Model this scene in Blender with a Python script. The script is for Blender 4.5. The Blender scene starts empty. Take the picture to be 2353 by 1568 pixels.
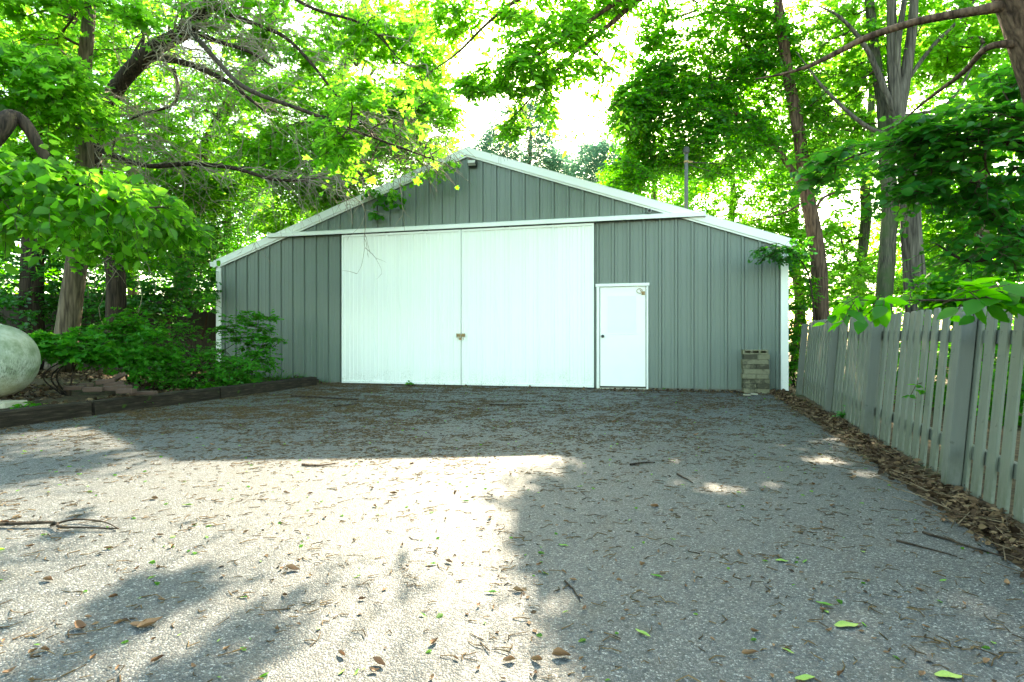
import bpy, math, random
import numpy as np
random.seed(7)
RNG = np.random.default_rng(11)
sc = bpy.context.scene
col = sc.collection
R = math.radians

# ------------------------------------------------------------------ photograph measurements -> metres
F = 1242.0            # focal length in the measuring grid (2353 x 1568)
CU, CV = 1176.5, 784.0
EYE = 0.955
def P(u, v, Y):
    return np.array([(u - CU) / F * Y, Y, EYE - (v - CV) / F * Y])
TH = math.atan(0.2294)
E_ = np.array([math.cos(TH), -math.sin(TH), 0.0])     # along the barn front, left to right
N_ = np.array([-math.sin(TH), -math.cos(TH), 0.0])    # out of the barn front, to the viewer
O_ = np.array([-0.945, 11.56, 0.0])                   # under the ridge
def fac(u, v):
    s = 101.65 + 0.020208 * (u - 790.0)
    X = (u - CU) / s
    return ((X - O_[0]) / E_[0], EYE - (v - CV) / s)
def sstep(a, b, x):
    t = np.clip((np.asarray(x, float) - a) / (b - a), 0, 1)
    return t * t * (3 - 2 * t)
def fdist(x, y):
    return (x - O_[0]) * N_[0] + (y - O_[1]) * N_[1]
def gz(x, y):
    d = np.maximum(fdist(np.asarray(x, float), np.asarray(y, float)), 0)
    return -0.016 * d * sstep(-3.5, 1.0, x)
TL0 = np.array([-4.24, 11.75]); TL1 = np.array([-5.62, 5.9])
def xleft(y):
    return TL0[0] + (y - TL0[1]) * (TL0[0] - TL1[0]) / (TL0[1] - TL1[1])
def xright(y):
    return 2.47 + 0.318 * (y - 2.6)
def terrain(x, y):
    x = np.asarray(x, float); y = np.asarray(y, float)
    z = gz(x, y) - 0.012
    s = xleft(np.minimum(y, 12.2)) - x
    z = z + 0.10 * sstep(0.06, 0.4, s) + 0.10 * sstep(0.8, 5, s)
    r = x - xright(y)
    z = z + 0.035 * sstep(0.0, 0.25, r) * sstep(14, 8, y) * (y < 11)
    return z
def G(u, v):
    z = -0.03
    for _ in range(6):
        Y = F * (EYE - z) / (v - CV)
        X = (u - CU) / F * Y
        z = float(gz(X, Y))
    return np.array([X, Y, z])

SUN_EL, SUN_AZ = R(34.6), R(13.7)
SK = 1 / math.tan(SUN_EL)
SH = np.array([math.sin(SUN_AZ), math.cos(SUN_AZ)])
def shadow_xy(p):
    return p[:, :2] - p[:, 2:3] * SK * SH[None]
PATCH = np.array([G(u, v)[:2] for u, v in [(-60, 1130), (-60, 1005), (120, 985), (235, 985), (330, 1030), (430, 1062), (1190, 1058), (1125, 1100), (1095, 1135), (1200, 1160), (1205, 1220),
        (1170, 1270), (1080, 1335), (1075, 1400), (1010, 1480), (960, 1560), (420, 1566), (-60, 1566)]])
def inside(poly, q):
    x, y = q[:, 0], q[:, 1]; c = np.zeros(len(q), bool); j = len(poly) - 1
    for i in range(len(poly)):
        xi, yi = poly[i]; xj, yj = poly[j]
        cond = ((yi > y) != (yj > y)) & (x < (xj - xi) * (y - yi) / (yj - yi + 1e-12) + xi)
        c ^= cond; j = i
    return c
# ------------------------------------------------------------------ numpy value noise
def _h(i, j, k):
    n = (i * 374761393 + j * 668265263 + k * 2147483647 + 1013904223) & 0xffffffff
    n = ((n ^ (n >> 13)) * 1274126177) & 0xffffffff
    return ((n ^ (n >> 16)) & 0xffff) / 65535.0
def noise3(p):
    p = np.asarray(p, float); f = np.floor(p).astype(np.int64); t = p - f; t = t * t * (3 - 2 * t)
    r = 0
    for a in (0, 1):
        for b in (0, 1):
            for c in (0, 1):
                w = (t[:, 0] if a else 1 - t[:, 0]) * (t[:, 1] if b else 1 - t[:, 1]) * (t[:, 2] if c else 1 - t[:, 2])
                r = r + w * _h(f[:, 0] + a, f[:, 1] + b, f[:, 2] + c)
    return r
def fbm(p):
    p = np.asarray(p, float)
    return (noise3(p) + 0.5 * noise3(p * 2.1 + 7) + 0.25 * noise3(p * 4.3 + 3)) / 1.75

# ------------------------------------------------------------------ scene helpers
def tag(o, label=None, cat=None, group=None, kind=None):
    if label: o['label'] = label
    if cat: o['category'] = cat
    if group: o['group'] = group
    if kind: o['kind'] = kind
    return o
def thing(name, label, cat, loc=(0, 0, 0), rz=0.0, group=None):
    o = bpy.data.objects.new(name, None); col.objects.link(o)
    o.empty_display_size = 0.2
    o.location = [float(c) for c in loc]; o.rotation_euler = (0, 0, rz)
    return tag(o, label, cat, group)
def npmesh(name, V, faces_idx, sizes):
    me = bpy.data.meshes.new(name)
    V = np.asarray(V, np.float32); n = len(V)
    me.vertices.add(n); me.vertices.foreach_set('co', V.ravel())
    me.loops.add(len(faces_idx)); me.loops.foreach_set('vertex_index', np.asarray(faces_idx, np.int32))
    st = np.concatenate([[0], np.cumsum(sizes)[:-1]]).astype(np.int32)
    me.polygons.add(len(sizes)); me.polygons.foreach_set('loop_start', st)
    me.update(calc_edges=True)
    return me
def link(name, me, m, parent=None, smooth=False):
    o = bpy.data.objects.new(name, me); col.objects.link(o)
    if m: me.materials.append(m)
    if parent: o.parent = parent
    if smooth: me.polygons.foreach_set('use_smooth', np.ones(len(me.polygons), bool))
    return o
class MB:
    def __init__(s): s.v = []; s.f = []
    def quad(s, *pts):
        b = len(s.v); s.v += [tuple(float(c) for c in p) for p in pts]; s.f.append(tuple(range(b, b + len(pts)))); return s
    def box(s, x0, x1, y0, y1, z0, z1):
        b = len(s.v)
        s.v += [(x0, y0, z0), (x1, y0, z0), (x1, y1, z0), (x0, y1, z0), (x0, y0, z1), (x1, y0, z1), (x1, y1, z1), (x0, y1, z1)]
        s.f += [tuple(b + i for i in q) for q in ((0, 3, 2, 1), (4, 5, 6, 7), (0, 1, 5, 4), (1, 2, 6, 5), (2, 3, 7, 6), (3, 0, 4, 7))]
        return s
    def prism(s, poly, d):                                  # polygon extruded along vector d
        b = len(s.v); n = len(poly); d = np.asarray(d, float)
        s.v += [tuple(map(float, p)) for p in poly] + [tuple(map(float, np.asarray(p, float) + d)) for p in poly]
        s.f.append(tuple(range(b + n - 1, b - 1, -1))); s.f.append(tuple(range(b + n, b + 2 * n)))
        for i in range(n):
            j = (i + 1) % n; s.f.append((b + i, b + j, b + n + j, b + n + i))
        return s
    def tube(s, pts, rad, k=8, cap=True, jit=0.0, seed=0):
        pts = np.asarray(pts, float); n = len(pts)
        rad = np.full(n, rad) if np.isscalar(rad) else np.asarray(rad, float)
        T = np.gradient(pts, axis=0); T /= np.linalg.norm(T, axis=1, keepdims=True) + 1e-9
        a = np.array([1.0, 0, 0]) if abs(T[0][0]) < 0.8 else np.array([0, 1.0, 0])
        u = np.cross(T[0], a); u /= np.linalg.norm(u)
        b = len(s.v)
        for i in range(n):
            u = u - T[i] * np.dot(u, T[i]); u /= np.linalg.norm(u) + 1e-9
            w = np.cross(T[i], u)
            for j in range(k):
                an = 2 * math.pi * j / k
                r = rad[i]
                if jit:
                    r *= 1 + jit * (2 * fbm(np.array([[math.cos(an) * 2.2 + seed, math.sin(an) * 2.2, pts[i][2] * 1.3 + pts[i][0]]]))[0] - 1)
                q = pts[i] + (u * math.cos(an) + w * math.sin(an)) * r
                s.v.append(tuple(q))
        for i in range(n - 1):
            for j in range(k):
                j2 = (j + 1) % k
                s.f.append((b + i * k + j, b + i * k + j2, b + (i + 1) * k + j2, b + (i + 1) * k + j))
        if cap:
            s.f.append(tuple(b + j for j in range(k - 1, -1, -1))); s.f.append(tuple(b + (n - 1) * k + j for j in range(k)))
        return s
    def lathe(s, prof, k=24, axis='z', c=(0, 0, 0)):
        b = len(s.v); n = len(prof)
        for r, h in prof:
            for j in range(k):
                an = 2 * math.pi * j / k; a, d = r * math.cos(an), r * math.sin(an)
                p = {'z': (a, d, h), 'x': (h, a, d), 'y': (a, h, d)}[axis]
                s.v.append((p[0] + c[0], p[1] + c[1], p[2] + c[2]))
        for i in range(n - 1):
            for j in range(k):
                j2 = (j + 1) % k; s.f.append((b + i * k + j, b + i * k + j2, b + (i + 1) * k + j2, b + (i + 1) * k + j))
        s.f.append(tuple(b + j for j in range(k - 1, -1, -1))); s.f.append(tuple(b + (n - 1) * k + j for j in range(k)))
        return s
    def build(s, name, m, parent=None, origin=None, smooth=False, bevel=0.0, seg=1):
        me = bpy.data.meshes.new(name); V = np.asarray(s.v, float)
        if origin is not None: V = V - np.asarray(origin, float)[None]
        me.from_pydata([tuple(q) for q in V], [], s.f); me.update()
        o = link(name, me, m, parent, smooth)
        if bevel:
            md = o.modifiers.new('bevel', 'BEVEL'); md.width = bevel; md.segments = seg; md.limit_method = 'ANGLE'; md.angle_limit = R(40)
        return o
def smoothpath(pts, n=8):
    pts = np.asarray(pts, float); out = []
    Q = np.vstack([2 * pts[0] - pts[1], pts, 2 * pts[-1] - pts[-2]])
    for i in range(1, len(Q) - 2):
        for k in range(n):
            t = k / n; a, b, c, d = Q[i - 1], Q[i], Q[i + 1], Q[i + 2]
            out.append(0.5 * (2 * b + (c - a) * t + (2 * a - 5 * b + 4 * c - d) * t * t + (3 * b - a - 3 * c + d) * t ** 3))
    out.append(pts[-1]); return np.array(out)

# ------------------------------------------------------------------ materials
class NT:
    def __init__(s, name):
        s.m = bpy.data.materials.new(name); s.m.use_nodes = True; s.t = s.m.node_tree; s.t.nodes.clear()
        s.out = s.t.nodes.new('ShaderNodeOutputMaterial')
    def n(s, typ, **kw):
        nd = s.t.nodes.new(typ)
        for k, v in kw.items():
            if k in nd.inputs: s.put(nd.inputs[k], v)
            else: setattr(nd, k, v)
        return nd
    def put(s, sock, v):
        if hasattr(v, 'is_output'): s.t.links.new(v, sock)
        else:
            try: sock.default_value = v
            except Exception: sock.default_value = tuple(v) + (1,)
    def coord(s, kind='Object', scale=None):
        o = s.n('ShaderNodeTexCoord').outputs[kind]
        if scale is not None:
            mp = s.n('ShaderNodeMapping'); s.put(mp.inputs['Vector'], o); mp.inputs['Scale'].default_value = scale; o = mp.outputs[0]
        return o
    def noise(s, vec, sc_, det=4, rough=0.55):
        nd = s.n('ShaderNodeTexNoise'); s.put(nd.inputs['Vector'], vec); nd.inputs['Scale'].default_value = sc_
        nd.inputs['Detail'].default_value = det; nd.inputs['Roughness'].default_value = rough; return nd.outputs['Fac']
    def vor(s, vec, sc_, feature='F1', out='Distance'):
        nd = s.n('ShaderNodeTexVoronoi'); nd.feature = feature; s.put(nd.inputs['Vector'], vec); nd.inputs['Scale'].default_value = sc_
        return nd.outputs[out]
    def ramp(s, fac_, stops):
        nd = s.n('ShaderNodeValToRGB'); s.put(nd.inputs[0], fac_); e = nd.color_ramp.elements
        while len(e) < len(stops): e.new(0.5)
        for i, (p, c) in enumerate(stops):
            e[i].position = p; e[i].color = (c, c, c, 1) if np.isscalar(c) else tuple(c) + (1,)
        return nd.outputs[0]
    def mix(s, f, a, b):
        nd = s.n('ShaderNodeMix'); nd.data_type = 'RGBA'; s.put(nd.inputs[0], f)
        for q, v in ((6, a), (7, b)):
            if hasattr(v, 'is_output'): s.t.links.new(v, nd.inputs[q])
            else: nd.inputs[q].default_value = tuple(v) + (1,)
        return nd.outputs[2]
    def math(s, op, a, b=0.0):
        nd = s.n('ShaderNodeMath'); nd.operation = op; s.put(nd.inputs[0], a); s.put(nd.inputs[1], b); return nd.outputs[0]
    def bump(s, h, st=0.3, dist=0.01):
        nd = s.n('ShaderNodeBump'); s.put(nd.inputs['Height'], h); nd.inputs['Strength'].default_value = st; nd.inputs['Distance'].default_value = dist
        return nd.outputs[0]
    def bsdf(s, color, rough=0.6, normal=None, metal=0.0, spec=0.5):
        nd = s.n('ShaderNodeBsdfPrincipled')
        if hasattr(color, 'is_output'): s.put(nd.inputs['Base Color'], color)
        else: nd.inputs['Base Color'].default_value = tuple(color) + (1,)
        s.put(nd.inputs['Roughness'], rough); nd.inputs['Metallic'].default_value = metal
        nd.inputs['Specular IOR Level'].default_value = spec
        if normal is not None: s.put(nd.inputs['Normal'], normal)
        s.t.links.new(nd.outputs[0], s.out.inputs[0]); return s.m
def simple(name, c, rough=0.6, var=0.25, scale=6.0, bump=0.0, bscale=40, metal=0.0, spec=0.4, stretch=(1, 1, 1)):
    t = NT(name); v = t.coord('Object', stretch); n = t.noise(v, scale)
    c = np.array(c); colr = t.mix(n, tuple(c * (1 - var)), tuple(np.minimum(c * (1 + var), 0.95)))
    nm = t.bump(t.noise(v, bscale, 3), bump, 0.01) if bump else None
    return t.bsdf(colr, rough, nm, metal, spec)
def rnd(t):
    return t.n('ShaderNodeNewGeometry').outputs['Random Per Island']
def leafmat(name, c0, c1, t0, t1, trans=0.5, gloss=0.02):
    t = NT(name); r = rnd(t)
    a = t.mix(r, c0, c1); b = t.mix(r, t0, t1)
    d = t.n('ShaderNodeBsdfDiffuse'); t.put(d.inputs[0], a)
    q = t.n('ShaderNodeBsdfTranslucent'); t.put(q.inputs[0], b)
    m1 = t.n('ShaderNodeMixShader'); m1.inputs[0].default_value = trans; t.t.links.new(d.outputs[0], m1.inputs[1]); t.t.links.new(q.outputs[0], m1.inputs[2])
    g = t.n('ShaderNodeBsdfGlossy'); g.inputs['Roughness'].default_value = 0.42; g.inputs[0].default_value = (0.9, 0.95, 0.9, 1)
    m2 = t.n('ShaderNodeMixShader'); m2.inputs[0].default_value = gloss
    t.t.links.new(m1.outputs[0], m2.inputs[1]); t.t.links.new(g.outputs[0], m2.inputs[2]); t.t.links.new(m2.outputs[0], t.out.inputs[0])
    return t.m
def barkmat(name, c0, c1, fur=14.0, bump=0.9, moss=None):
    t = NT(name); v = t.coord('Object', (1, 1, 0.09))
    n = t.noise(v, fur, 5, 0.6); vv = t.vor(v, fur * 1.3, 'DISTANCE_TO_EDGE')
    h = t.math('ADD', n, t.math('MULTIPLY', t.ramp(vv, [(0, 0), (0.25, 1)]), 0.14))
    c = t.mix(t.ramp(h, [(0.40, 0), (0.80, 1)]), c0, c1)
    if moss:
        c = t.mix(t.ramp(t.noise(t.coord('Object'), 2.5, 5), [(0.45, 0), (0.62, 1)]), c, moss)
    return t.bsdf(c, 0.9, t.bump(h, bump, 0.03), spec=0.2)

M = {}
def metalpanel(name, c, dirt_c, dirt_amt=0.5, rough=0.42):
    t = NT(name); v = t.coord('Object')
    n = t.noise(t.coord('Object', (1, 1, 0.12)), 3.0, 5); n2 = t.noise(v, 0.7, 3)
    c = np.array(c)
    base = t.mix(n, tuple(c * (0.95 if c[0] > .5 else 0.88)), tuple(np.minimum(c * 1.06, 0.9)))
    base = t.mix(t.math('MULTIPLY', n2, 0.35), base, tuple(c * np.array([0.97, 1.0, 0.86])))
    sx = t.n('ShaderNodeSeparateXYZ'); t.put(sx.inputs[0], v)
    low = t.ramp(sx.outputs['Z'], [(0.0, 1.0), (0.42, 0.0)])
    sp = t.ramp(t.noise(v, 55, 6, 0.7), [(0.50, 0), (0.62, 1)])
    sp2 = t.ramp(t.noise(v, 4, 5, 0.6), [(0.35, 0.1), (0.7, 1)])
    dm = t.math('MULTIPLY', t.math('MULTIPLY', low, sp), t.math('MULTIPLY', sp2, dirt_amt))
    base = t.mix(dm, base, dirt_c)
    scr = t.ramp(t.noise(t.coord('Object', (0.8, 1, 9)), 6, 2), [(0.73, 0), (0.76, 0.35)])
    base = t.mix(scr, base, tuple(np.minimum(c * 1.6, 0.85)))
    return t.bsdf(base, t.math('ADD', t.math('MULTIPLY', n, 0.2), rough - 0.1), t.bump(t.noise(v, 1.6, 3), 0.05, 0.02), spec=0.45)
M['grey'] = metalpanel('grey_metal_siding', (0.132, 0.168, 0.148), (0.06, 0.07, 0.05), 0.6)
M['white'] = metalpanel('white_metal_siding', (0.80, 0.82, 0.80), (0.16, 0.17, 0.10), 0.95)
M['trim'] = metalpanel('white_trim', (0.74, 0.76, 0.74), (0.2, 0.2, 0.12), 0.9)
M['paint'] = simple('white_door_paint', (0.82, 0.83, 0.80), 0.45, 0.04, 3)
M['panel'] = simple('door_panel_paint', (0.74, 0.78, 0.74), 0.4, 0.03, 3)
M['roof'] = metalpanel('roof_metal', (0.45, 0.46, 0.45), (0.1, 0.1, 0.08), 0.4)
M['dark'] = simple('dark_metal', (0.03, 0.03, 0.03), 0.4, 0.2)
M['black'] = simple('black_gap', (0.012, 0.012, 0.012), 0.8, 0.2)
M['rust'] = simple('rusty_latch', (0.30, 0.20, 0.09), 0.6, 0.6, 30, 0.4)
M['galv'] = simple('galvanised_steel', (0.35, 0.36, 0.36), 0.45, 0.2, 20, metal=0.6)
M['lens'] = simple('lamp_glass', (0.5, 0.5, 0.46), 0.15, 0.05)
M['conc'] = simple('foundation_concrete', (0.16, 0.15, 0.12), 0.9, 0.5, 9, 0.5, 60)
M['sill'] = simple('sill_concrete', (0.36, 0.34, 0.26), 0.9, 0.35, 14, 0.4, 60)
# ================================================================== camera, sky, sun
cam = bpy.data.cameras.new('camera'); cam_o = bpy.data.objects.new('camera', cam); col.objects.link(cam_o)
cam.sensor_width = 36; cam.lens = 36 * F / 2353; cam.clip_end = 3000; cam.clip_start = 0.05
cam_o.location = (0, 0, EYE); cam_o.rotation_euler = (R(90), 0, 0); sc.camera = cam_o
w = bpy.data.worlds.new('World'); sc.world = w; w.use_nodes = True
nt = w.node_tree; bg = nt.nodes['Background']; sky = nt.nodes.new('ShaderNodeTexSky')
sky.sky_type = 'NISHITA'; sky.sun_disc = False; sky.sun_elevation = SUN_EL; sky.sun_rotation = SUN_AZ
sky.dust_density = 2.0; sky.air_density = 1.0; sky.ozone_density = 1.0
nt.links.new(sky.outputs[0], bg.inputs[0]); bg.inputs[1].default_value = 0.15
sl = bpy.data.lights.new('sun', 'SUN'); sl.energy = 3.9; sl.angle = R(0.53); sl.color = (1.0, 0.85, 0.87)
so = bpy.data.objects.new('sun', sl); col.objects.link(so)
so.rotation_euler = (R(90) - SUN_EL, 0, math.pi - SUN_AZ); so.location = (5, 20, 20)
sc.view_settings.view_transform = 'Standard'; sc.view_settings.look = 'None'
sc.view_settings.exposure = 3.1; sc.view_settings.gamma = 1.0
sc.view_settings.use_white_balance = True; sc.view_settings.white_balance_temperature = 8900; sc.view_settings.white_balance_tint = -10
cy = sc.cycles
cy.use_denoising = True; cy.max_bounces = 8; cy.diffuse_bounces = 5; cy.glossy_bounces = 2; cy.transmission_bounces = 5
cy.use_adaptive_sampling = True; cy.adaptive_threshold = 0.02; cy.sample_clamp_indirect = 6.0
cy.caustics_reflective = False; cy.caustics_refractive = False
try: cy.denoiser = 'OPENIMAGEDENOISE'
except Exception: pass

# ================================================================== barn
W_ = 6.26; HP = 5.04; HE = 2.85; SL = (HP - HE) / W_
def rake(t): return HP - SL * abs(t)
barn = thing('metal_barn', 'wide grey ribbed metal barn with white double sliding doors and a low gable', 'barn', O_, -TH)
def ribbed(t0, t1, hb, htop, ybase, pitch=0.3048, phase=0.0, amp=0.026, extra=(), lap=0.014):
    # corrugated sheet: a tall rib every foot, two shallow ribs between
    prof = []
    k0 = math.floor((t0 - phase) / pitch) - 1; k1 = math.ceil((t1 - phase) / pitch) + 1
    for k in range(k0, k1):
        b = phase + k * pitch
        prof += [(b - 0.030, 0), (b - 0.020, amp), (b + 0.020, amp), (b + 0.029, 0), (b + 0.030, -lap), (b + 0.042, -lap), (b + 0.043, 0)]
        for q in (1 / 3, 2 / 3):
            c = b + pitch * q
            prof += [(c - 0.016, 0), (c - 0.009, 0.005), (c + 0.009, 0.005), (c + 0.016, 0)]
    xs = [p[0] for p in prof]; ys = [p[1] for p in prof]
    ts = sorted(set([t0, t1] + [e for e in extra if t0 < e < t1] + [x for x in xs if t0 < x < t1]))
    mb = MB(); V = []
    for t in ts:
        d = float(np.interp(t, xs, ys))
        V.append((t, ybase - d))
    for (a, ya), (b, yb) in zip(V[:-1], V[1:]):
        ha, hb_ = htop(a), htop(b)
        if max(ha, hb_) <= hb + 1e-4: continue
        mb.quad((a, ya, hb), (b, yb, hb), (b, yb, max(hb_, hb)), (a, ya, max(ha, hb)))
    # back sheet so that the wall has a thickness
    for (a, ya), (b, yb) in zip([(t0, 0)] + [(e, 0) for e in sorted(extra) if t0 < e < t1], [(e, 0) for e in sorted(extra) if t0 < e < t1] + [(t1, 0)]):
        mb.quad((a, ybase + 0.045, hb), (a, ybase + 0.045, max(htop(a), hb)), (b, ybase + 0.045, max(htop(b), hb)), (b, ybase + 0.045, hb))
    return mb
HT = 3.36                                        # underside level of the horizontal track
tD0, tD1, tD2 = fac(790, 700)[0], fac(1062.5, 700)[0], fac(1365, 700)[0]
PH = fac(1075 + 32, 400)[0] % 0.3048
ribbed(-4.85, 4.85, HT + 0.02, lambda t: rake(t) - 0.12, 0.0, phase=PH, extra=(0.0,)).build('gable_siding', M['grey'], barn)
dA, dB = fac(1371, 700)[0], fac(1489.5, 700)[0]        # opening of the small door, trim included
dTop = fac(1430, 652)[1]
ribbed(-W_ + 0.05, tD0 - 0.004, 0.03, lambda t: min(HT + 0.02, rake(t) - 0.12), 0.004, phase=PH, extra=(-4.8,)).build('front_siding', M['grey'], barn)
r2 = low = ribbed(tD2 + 0.004, dA, 0.03, lambda t: HT + 0.02, 0.004, phase=PH)
r3 = ribbed(dA, dB, dTop, lambda t: HT + 0.02, 0.004, phase=PH)
r4 = ribbed(dB, W_ - 0.05, 0.03, lambda t: min(HT + 0.02, rake(t) - 0.12), 0.004, phase=PH, extra=(4.8,))
for q in (r3, r4):
    b = len(low.v); low.v += q.v; low.f += [tuple(b + i for i in f) for f in q.f]
low.build('front_siding', M['grey'], barn)
# the rest of the shell
LEN = 17.0
for s in (-1, 1):
    mb = MB()
    for k in range(int(LEN / 0.3048)):
        y = 0.06 + k * 0.3048; x = s * (W_ - 0.03)
        mb.box(min(x, x + s * 0.012), max(x, x + s * 0.012), y, y + 0.27, 0.03, HE - 0.06)
        mb.box(min(x, x + s * 0.03), max(x, x + s * 0.03), y + 0.27, y + 0.3048, 0.03, HE - 0.06)
    mb.build('side_wall', M['grey'], barn)
mb = MB(); mb.prism([(-W_ + .03, LEN, 0), (W_ - .03, LEN, 0), (W_ - .03, LEN, HE - .06), (0, LEN, HP - .08), (-W_ + .03, LEN, HE - .06)], (0, -0.05, 0)); mb.build('back_wall', M['grey'], barn)
MB().box(-W_ + 0.08, W_ - 0.08, 0.02, LEN - 0.1, -0.12, 0.028).build('foundation', M['conc'], barn)
for s in (-1, 1):
    mb = MB()
    n = np.array([s * SL, 0, 1.0]); n /= np.linalg.norm(n)
    top = np.array([0, 0, HP + 0.005]); ev = np.array([s * (W_ + 0.06), 0, HP + 0.005 - SL * (W_ + 0.06)])
    mb.prism([top, ev, ev - n * 0.05, top - n * 0.05] if s > 0 else [top, top - n * 0.05, ev - n * 0.05, ev], (0, LEN + 0.1, 0))
    for v in range(len(mb.v)): mb.v[v] = (mb.v[v][0], mb.v[v][1] - 0.03, mb.v[v][2])
    k = 0.0
    while k < LEN:
        a = top + n * 0.0; b = ev
        p = [a, b, b + n * 0.02, a + n * 0.02]
        mb.prism([(q[0], k, q[2]) for q in p], (0, 0.05, 0)); k += 0.3048
    mb.build('roof', M['roof'], barn)
    # rake trim: a deep fascia angle along the sloping edge
    a0, a1 = 0.001 * s, s * (W_ + 0.07)
    def rk(a, o): return HP - SL * abs(a) + o
    mb = MB(); mb.prism([(a0, -0.075, rk(a0, 0.03)), (a1, -0.075, rk(a1, 0.03)), (a1, -0.075, rk(a1, -0.118)), (a0, -0.075, rk(a0, -0.118))], (0, 0.04, 0))
    mb.prism([(a0, -0.055, rk(a0, -0.119)), (a1 - s * .1, -0.055, rk(a1 - s * .1, -0.119)), (a1 - s * .1, -0.055, rk(a1 - s * .1, -0.160)), (a0, -0.055, rk(a0, -0.160))], (0, 0.03, 0))
    mb.prism([(a0, -0.078, rk(a0, 0.042)), (a1, -0.078, rk(a1, 0.042)), (a1, -0.078, rk(a1, 0.031)), (a0, -0.078, rk(a0, 0.031))], (0, 0.2, 0))
    mb.build('rake_trim', M['trim'], barn)
    x = s * W_; mb = MB(); mb.box(min(x, x - s * 0.10), max(x, x - s * 0.10), -0.035, 0.0, 0.0, HE - 0.14)
    mb.box(min(x + s * .002, x + s * 0.03), max(x + s * .002, x + s * 0.03), -0.033, 0.14, 0.0, HE - 0.14); mb.build('corner_trim', M['trim'], barn)
    mb = MB(); xe = s * (W_ + 0.07); mb.prism([(xe, -0.08, HE - 0.01), (xe + s * 0.10, -0.08, HE + 0.0), (xe + s * 0.085, -0.08, HE - 0.11), (xe + s * 0.01, -0.08, HE - 0.12)][::s], (0, LEN, 0)); mb.build('gutter', M['trim'], barn)
# track cover
mb = MB(); tw = 4.80
mb.prism([(-tw, -0.02, HT + 0.11), (-tw, -0.13, HT + 0.075), (-tw, -0.135, HT - 0.005), (-tw, -0.115, HT - 0.008), (-tw, -0.11, HT + 0.05), (-tw, -0.02, HT + 0.07)], (2 * tw, 0, 0))
for s in (-1, 1): mb.box(s * tw - .012 if s < 0 else tw - .002, s * tw + .002 if s < 0 else tw + .012, -0.14, -0.022, HT - 0.012, HT + 0.112)
mb.build('door_track', M['trim'], barn)
mb = MB()
for t in np.arange(tD0 + .2, tD2, 0.9): MB().box(t - .05, t + .05, -0.10, -0.06, HT - 0.029, HT + 0.03).build('track_roller', M['dark'], barn)
# sliding doors
hTop, hBot = HT - 0.03, 0.018
for i, (a, b) in enumerate(((tD0, tD1 - 0.009), (tD1 + 0.009, tD2))):
    dsh = ribbed(a, b, hBot, lambda t: hTop, -0.062, phase=PH + (0.02 if i else -0.03), amp=0.017, lap=0.005)
    d = dsh.build('sliding_door', M['white'], barn)
    mb = MB()
    for (x0, x1, z0, z1) in ((a - .001, a + .035, hBot - .002, hTop), (b - .035, b + .001, hBot - .002, hTop), (a + .035, b - .035, hTop - .045, hTop + .001), (a + .035, b - .035, hBot - .001, hBot + .055)):
        mb.box(x0, x1, -0.088, -0.03, z0, z1)
    mb.build('edge_trim', M['white'], d, bevel=0.003)
    if i == 1:
        h0 = fac(1062, 771)[1]; mb = MB()
        mb.box(tD1 - .10, tD1 - .02, -0.098, -0.0885, h0 - .03, h0 + .035); mb.box(tD1 + .02, tD1 + .09, -0.098, -0.0885, h0 - .03, h0 + .035)
        mb.box(tD1 - .085, tD1 + .075, -0.108, -0.0985, h0 - .005, h0 + .022)
        mb.tube(smoothpath([(tD1 - .02, -.112, h0), (tD1 - .03, -.125, h0 - .05), (tD1 + .01, -.125, h0 - .07), (tD1 + .02, -.112, h0)], 5), .007, 6)
        mb.box(tD1 - .035, tD1 + .02, -0.135, -0.112, h0 - .10, h0 - .055)
        for q in range(7):
            x = tD1 - .1 + .03 * q; mb.tube([(x, -.1, h0 + .05), (x + .01, -.105, h0 - .06 - .02 * (q % 3))], .0035, 5)
        mb.build('latch', M['rust'], d)
MB().box(tD0 - .05, tD2 + .06, -0.10, -0.02, -0.10, 0.012).box(tD1 - .1, tD1 + .1, -0.025, -0.01, 0.0125, HT - .06).build('door_gap_black', M['black'], barn)  # black strips stand in for shade under and between the sliding doors
# small entry door
xa, xb = fac(1379, 700)[0], fac(1483.5, 700)[0]; hz = fac(1430, 888)[1]; ht = fac(1430, 659)[1]
dr = MB().box(xa, xb, -0.012, 0.03, hz, ht).build('entry_door', M['paint'], barn, bevel=0.003)
pa, pb = fac(1397, 700)[0], fac(1461, 700)[0]; p1, p0 = fac(1430, 681)[1], fac(1430, 766)[1]
mb = MB()
for (x0, x1, z0, z1) in ((pa - .018, pa, p0 - .018, p1 + .018), (pb, pb + .018, p0 - .018, p1 + .018), (pa, pb, p1, p1 + .018), (pa, pb, p0 - .018, p0)): mb.box(x0, x1, -0.019, -0.0125, z0, z1)
mb.build('panel_moulding', M['paint'], dr, bevel=0.002)
MB().box(pa, pb, -0.0165, -0.0125, p0, p1).build('glazed_panel', M['panel'], dr)
kx, kz = fac(1384, 773)
MB().lathe([(0.03, -.0125), (0.03, -.02), (0.012, -.022), (0.012, -.045), (0.026, -.05), (0.031, -.065), (0.026, -.08), (0.012, -.085)], 16, 'y', (kx + .01, 0, kz)).build('door_knob', M['dark'], dr, smooth=True)
hx, hh = fac(1473, 668)
mb = MB(); mb.tube([(hx - .03 + .055 * math.cos(a), -.03 - .01 * math.sin(a * 2), hh - .01 + .045 * math.sin(a)) for a in np.linspace(0, 6.1, 18)], .006, 6)
mb.box(hx + .01, hx + .075, -.035, -.0125, hh - .09, hh - .02); mb.tube([(hx - .02, -.02, hh), (hx + .05, -.035, hh - .045)], .008, 6)
mb.build('door_closer', M['rust'], dr)
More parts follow.
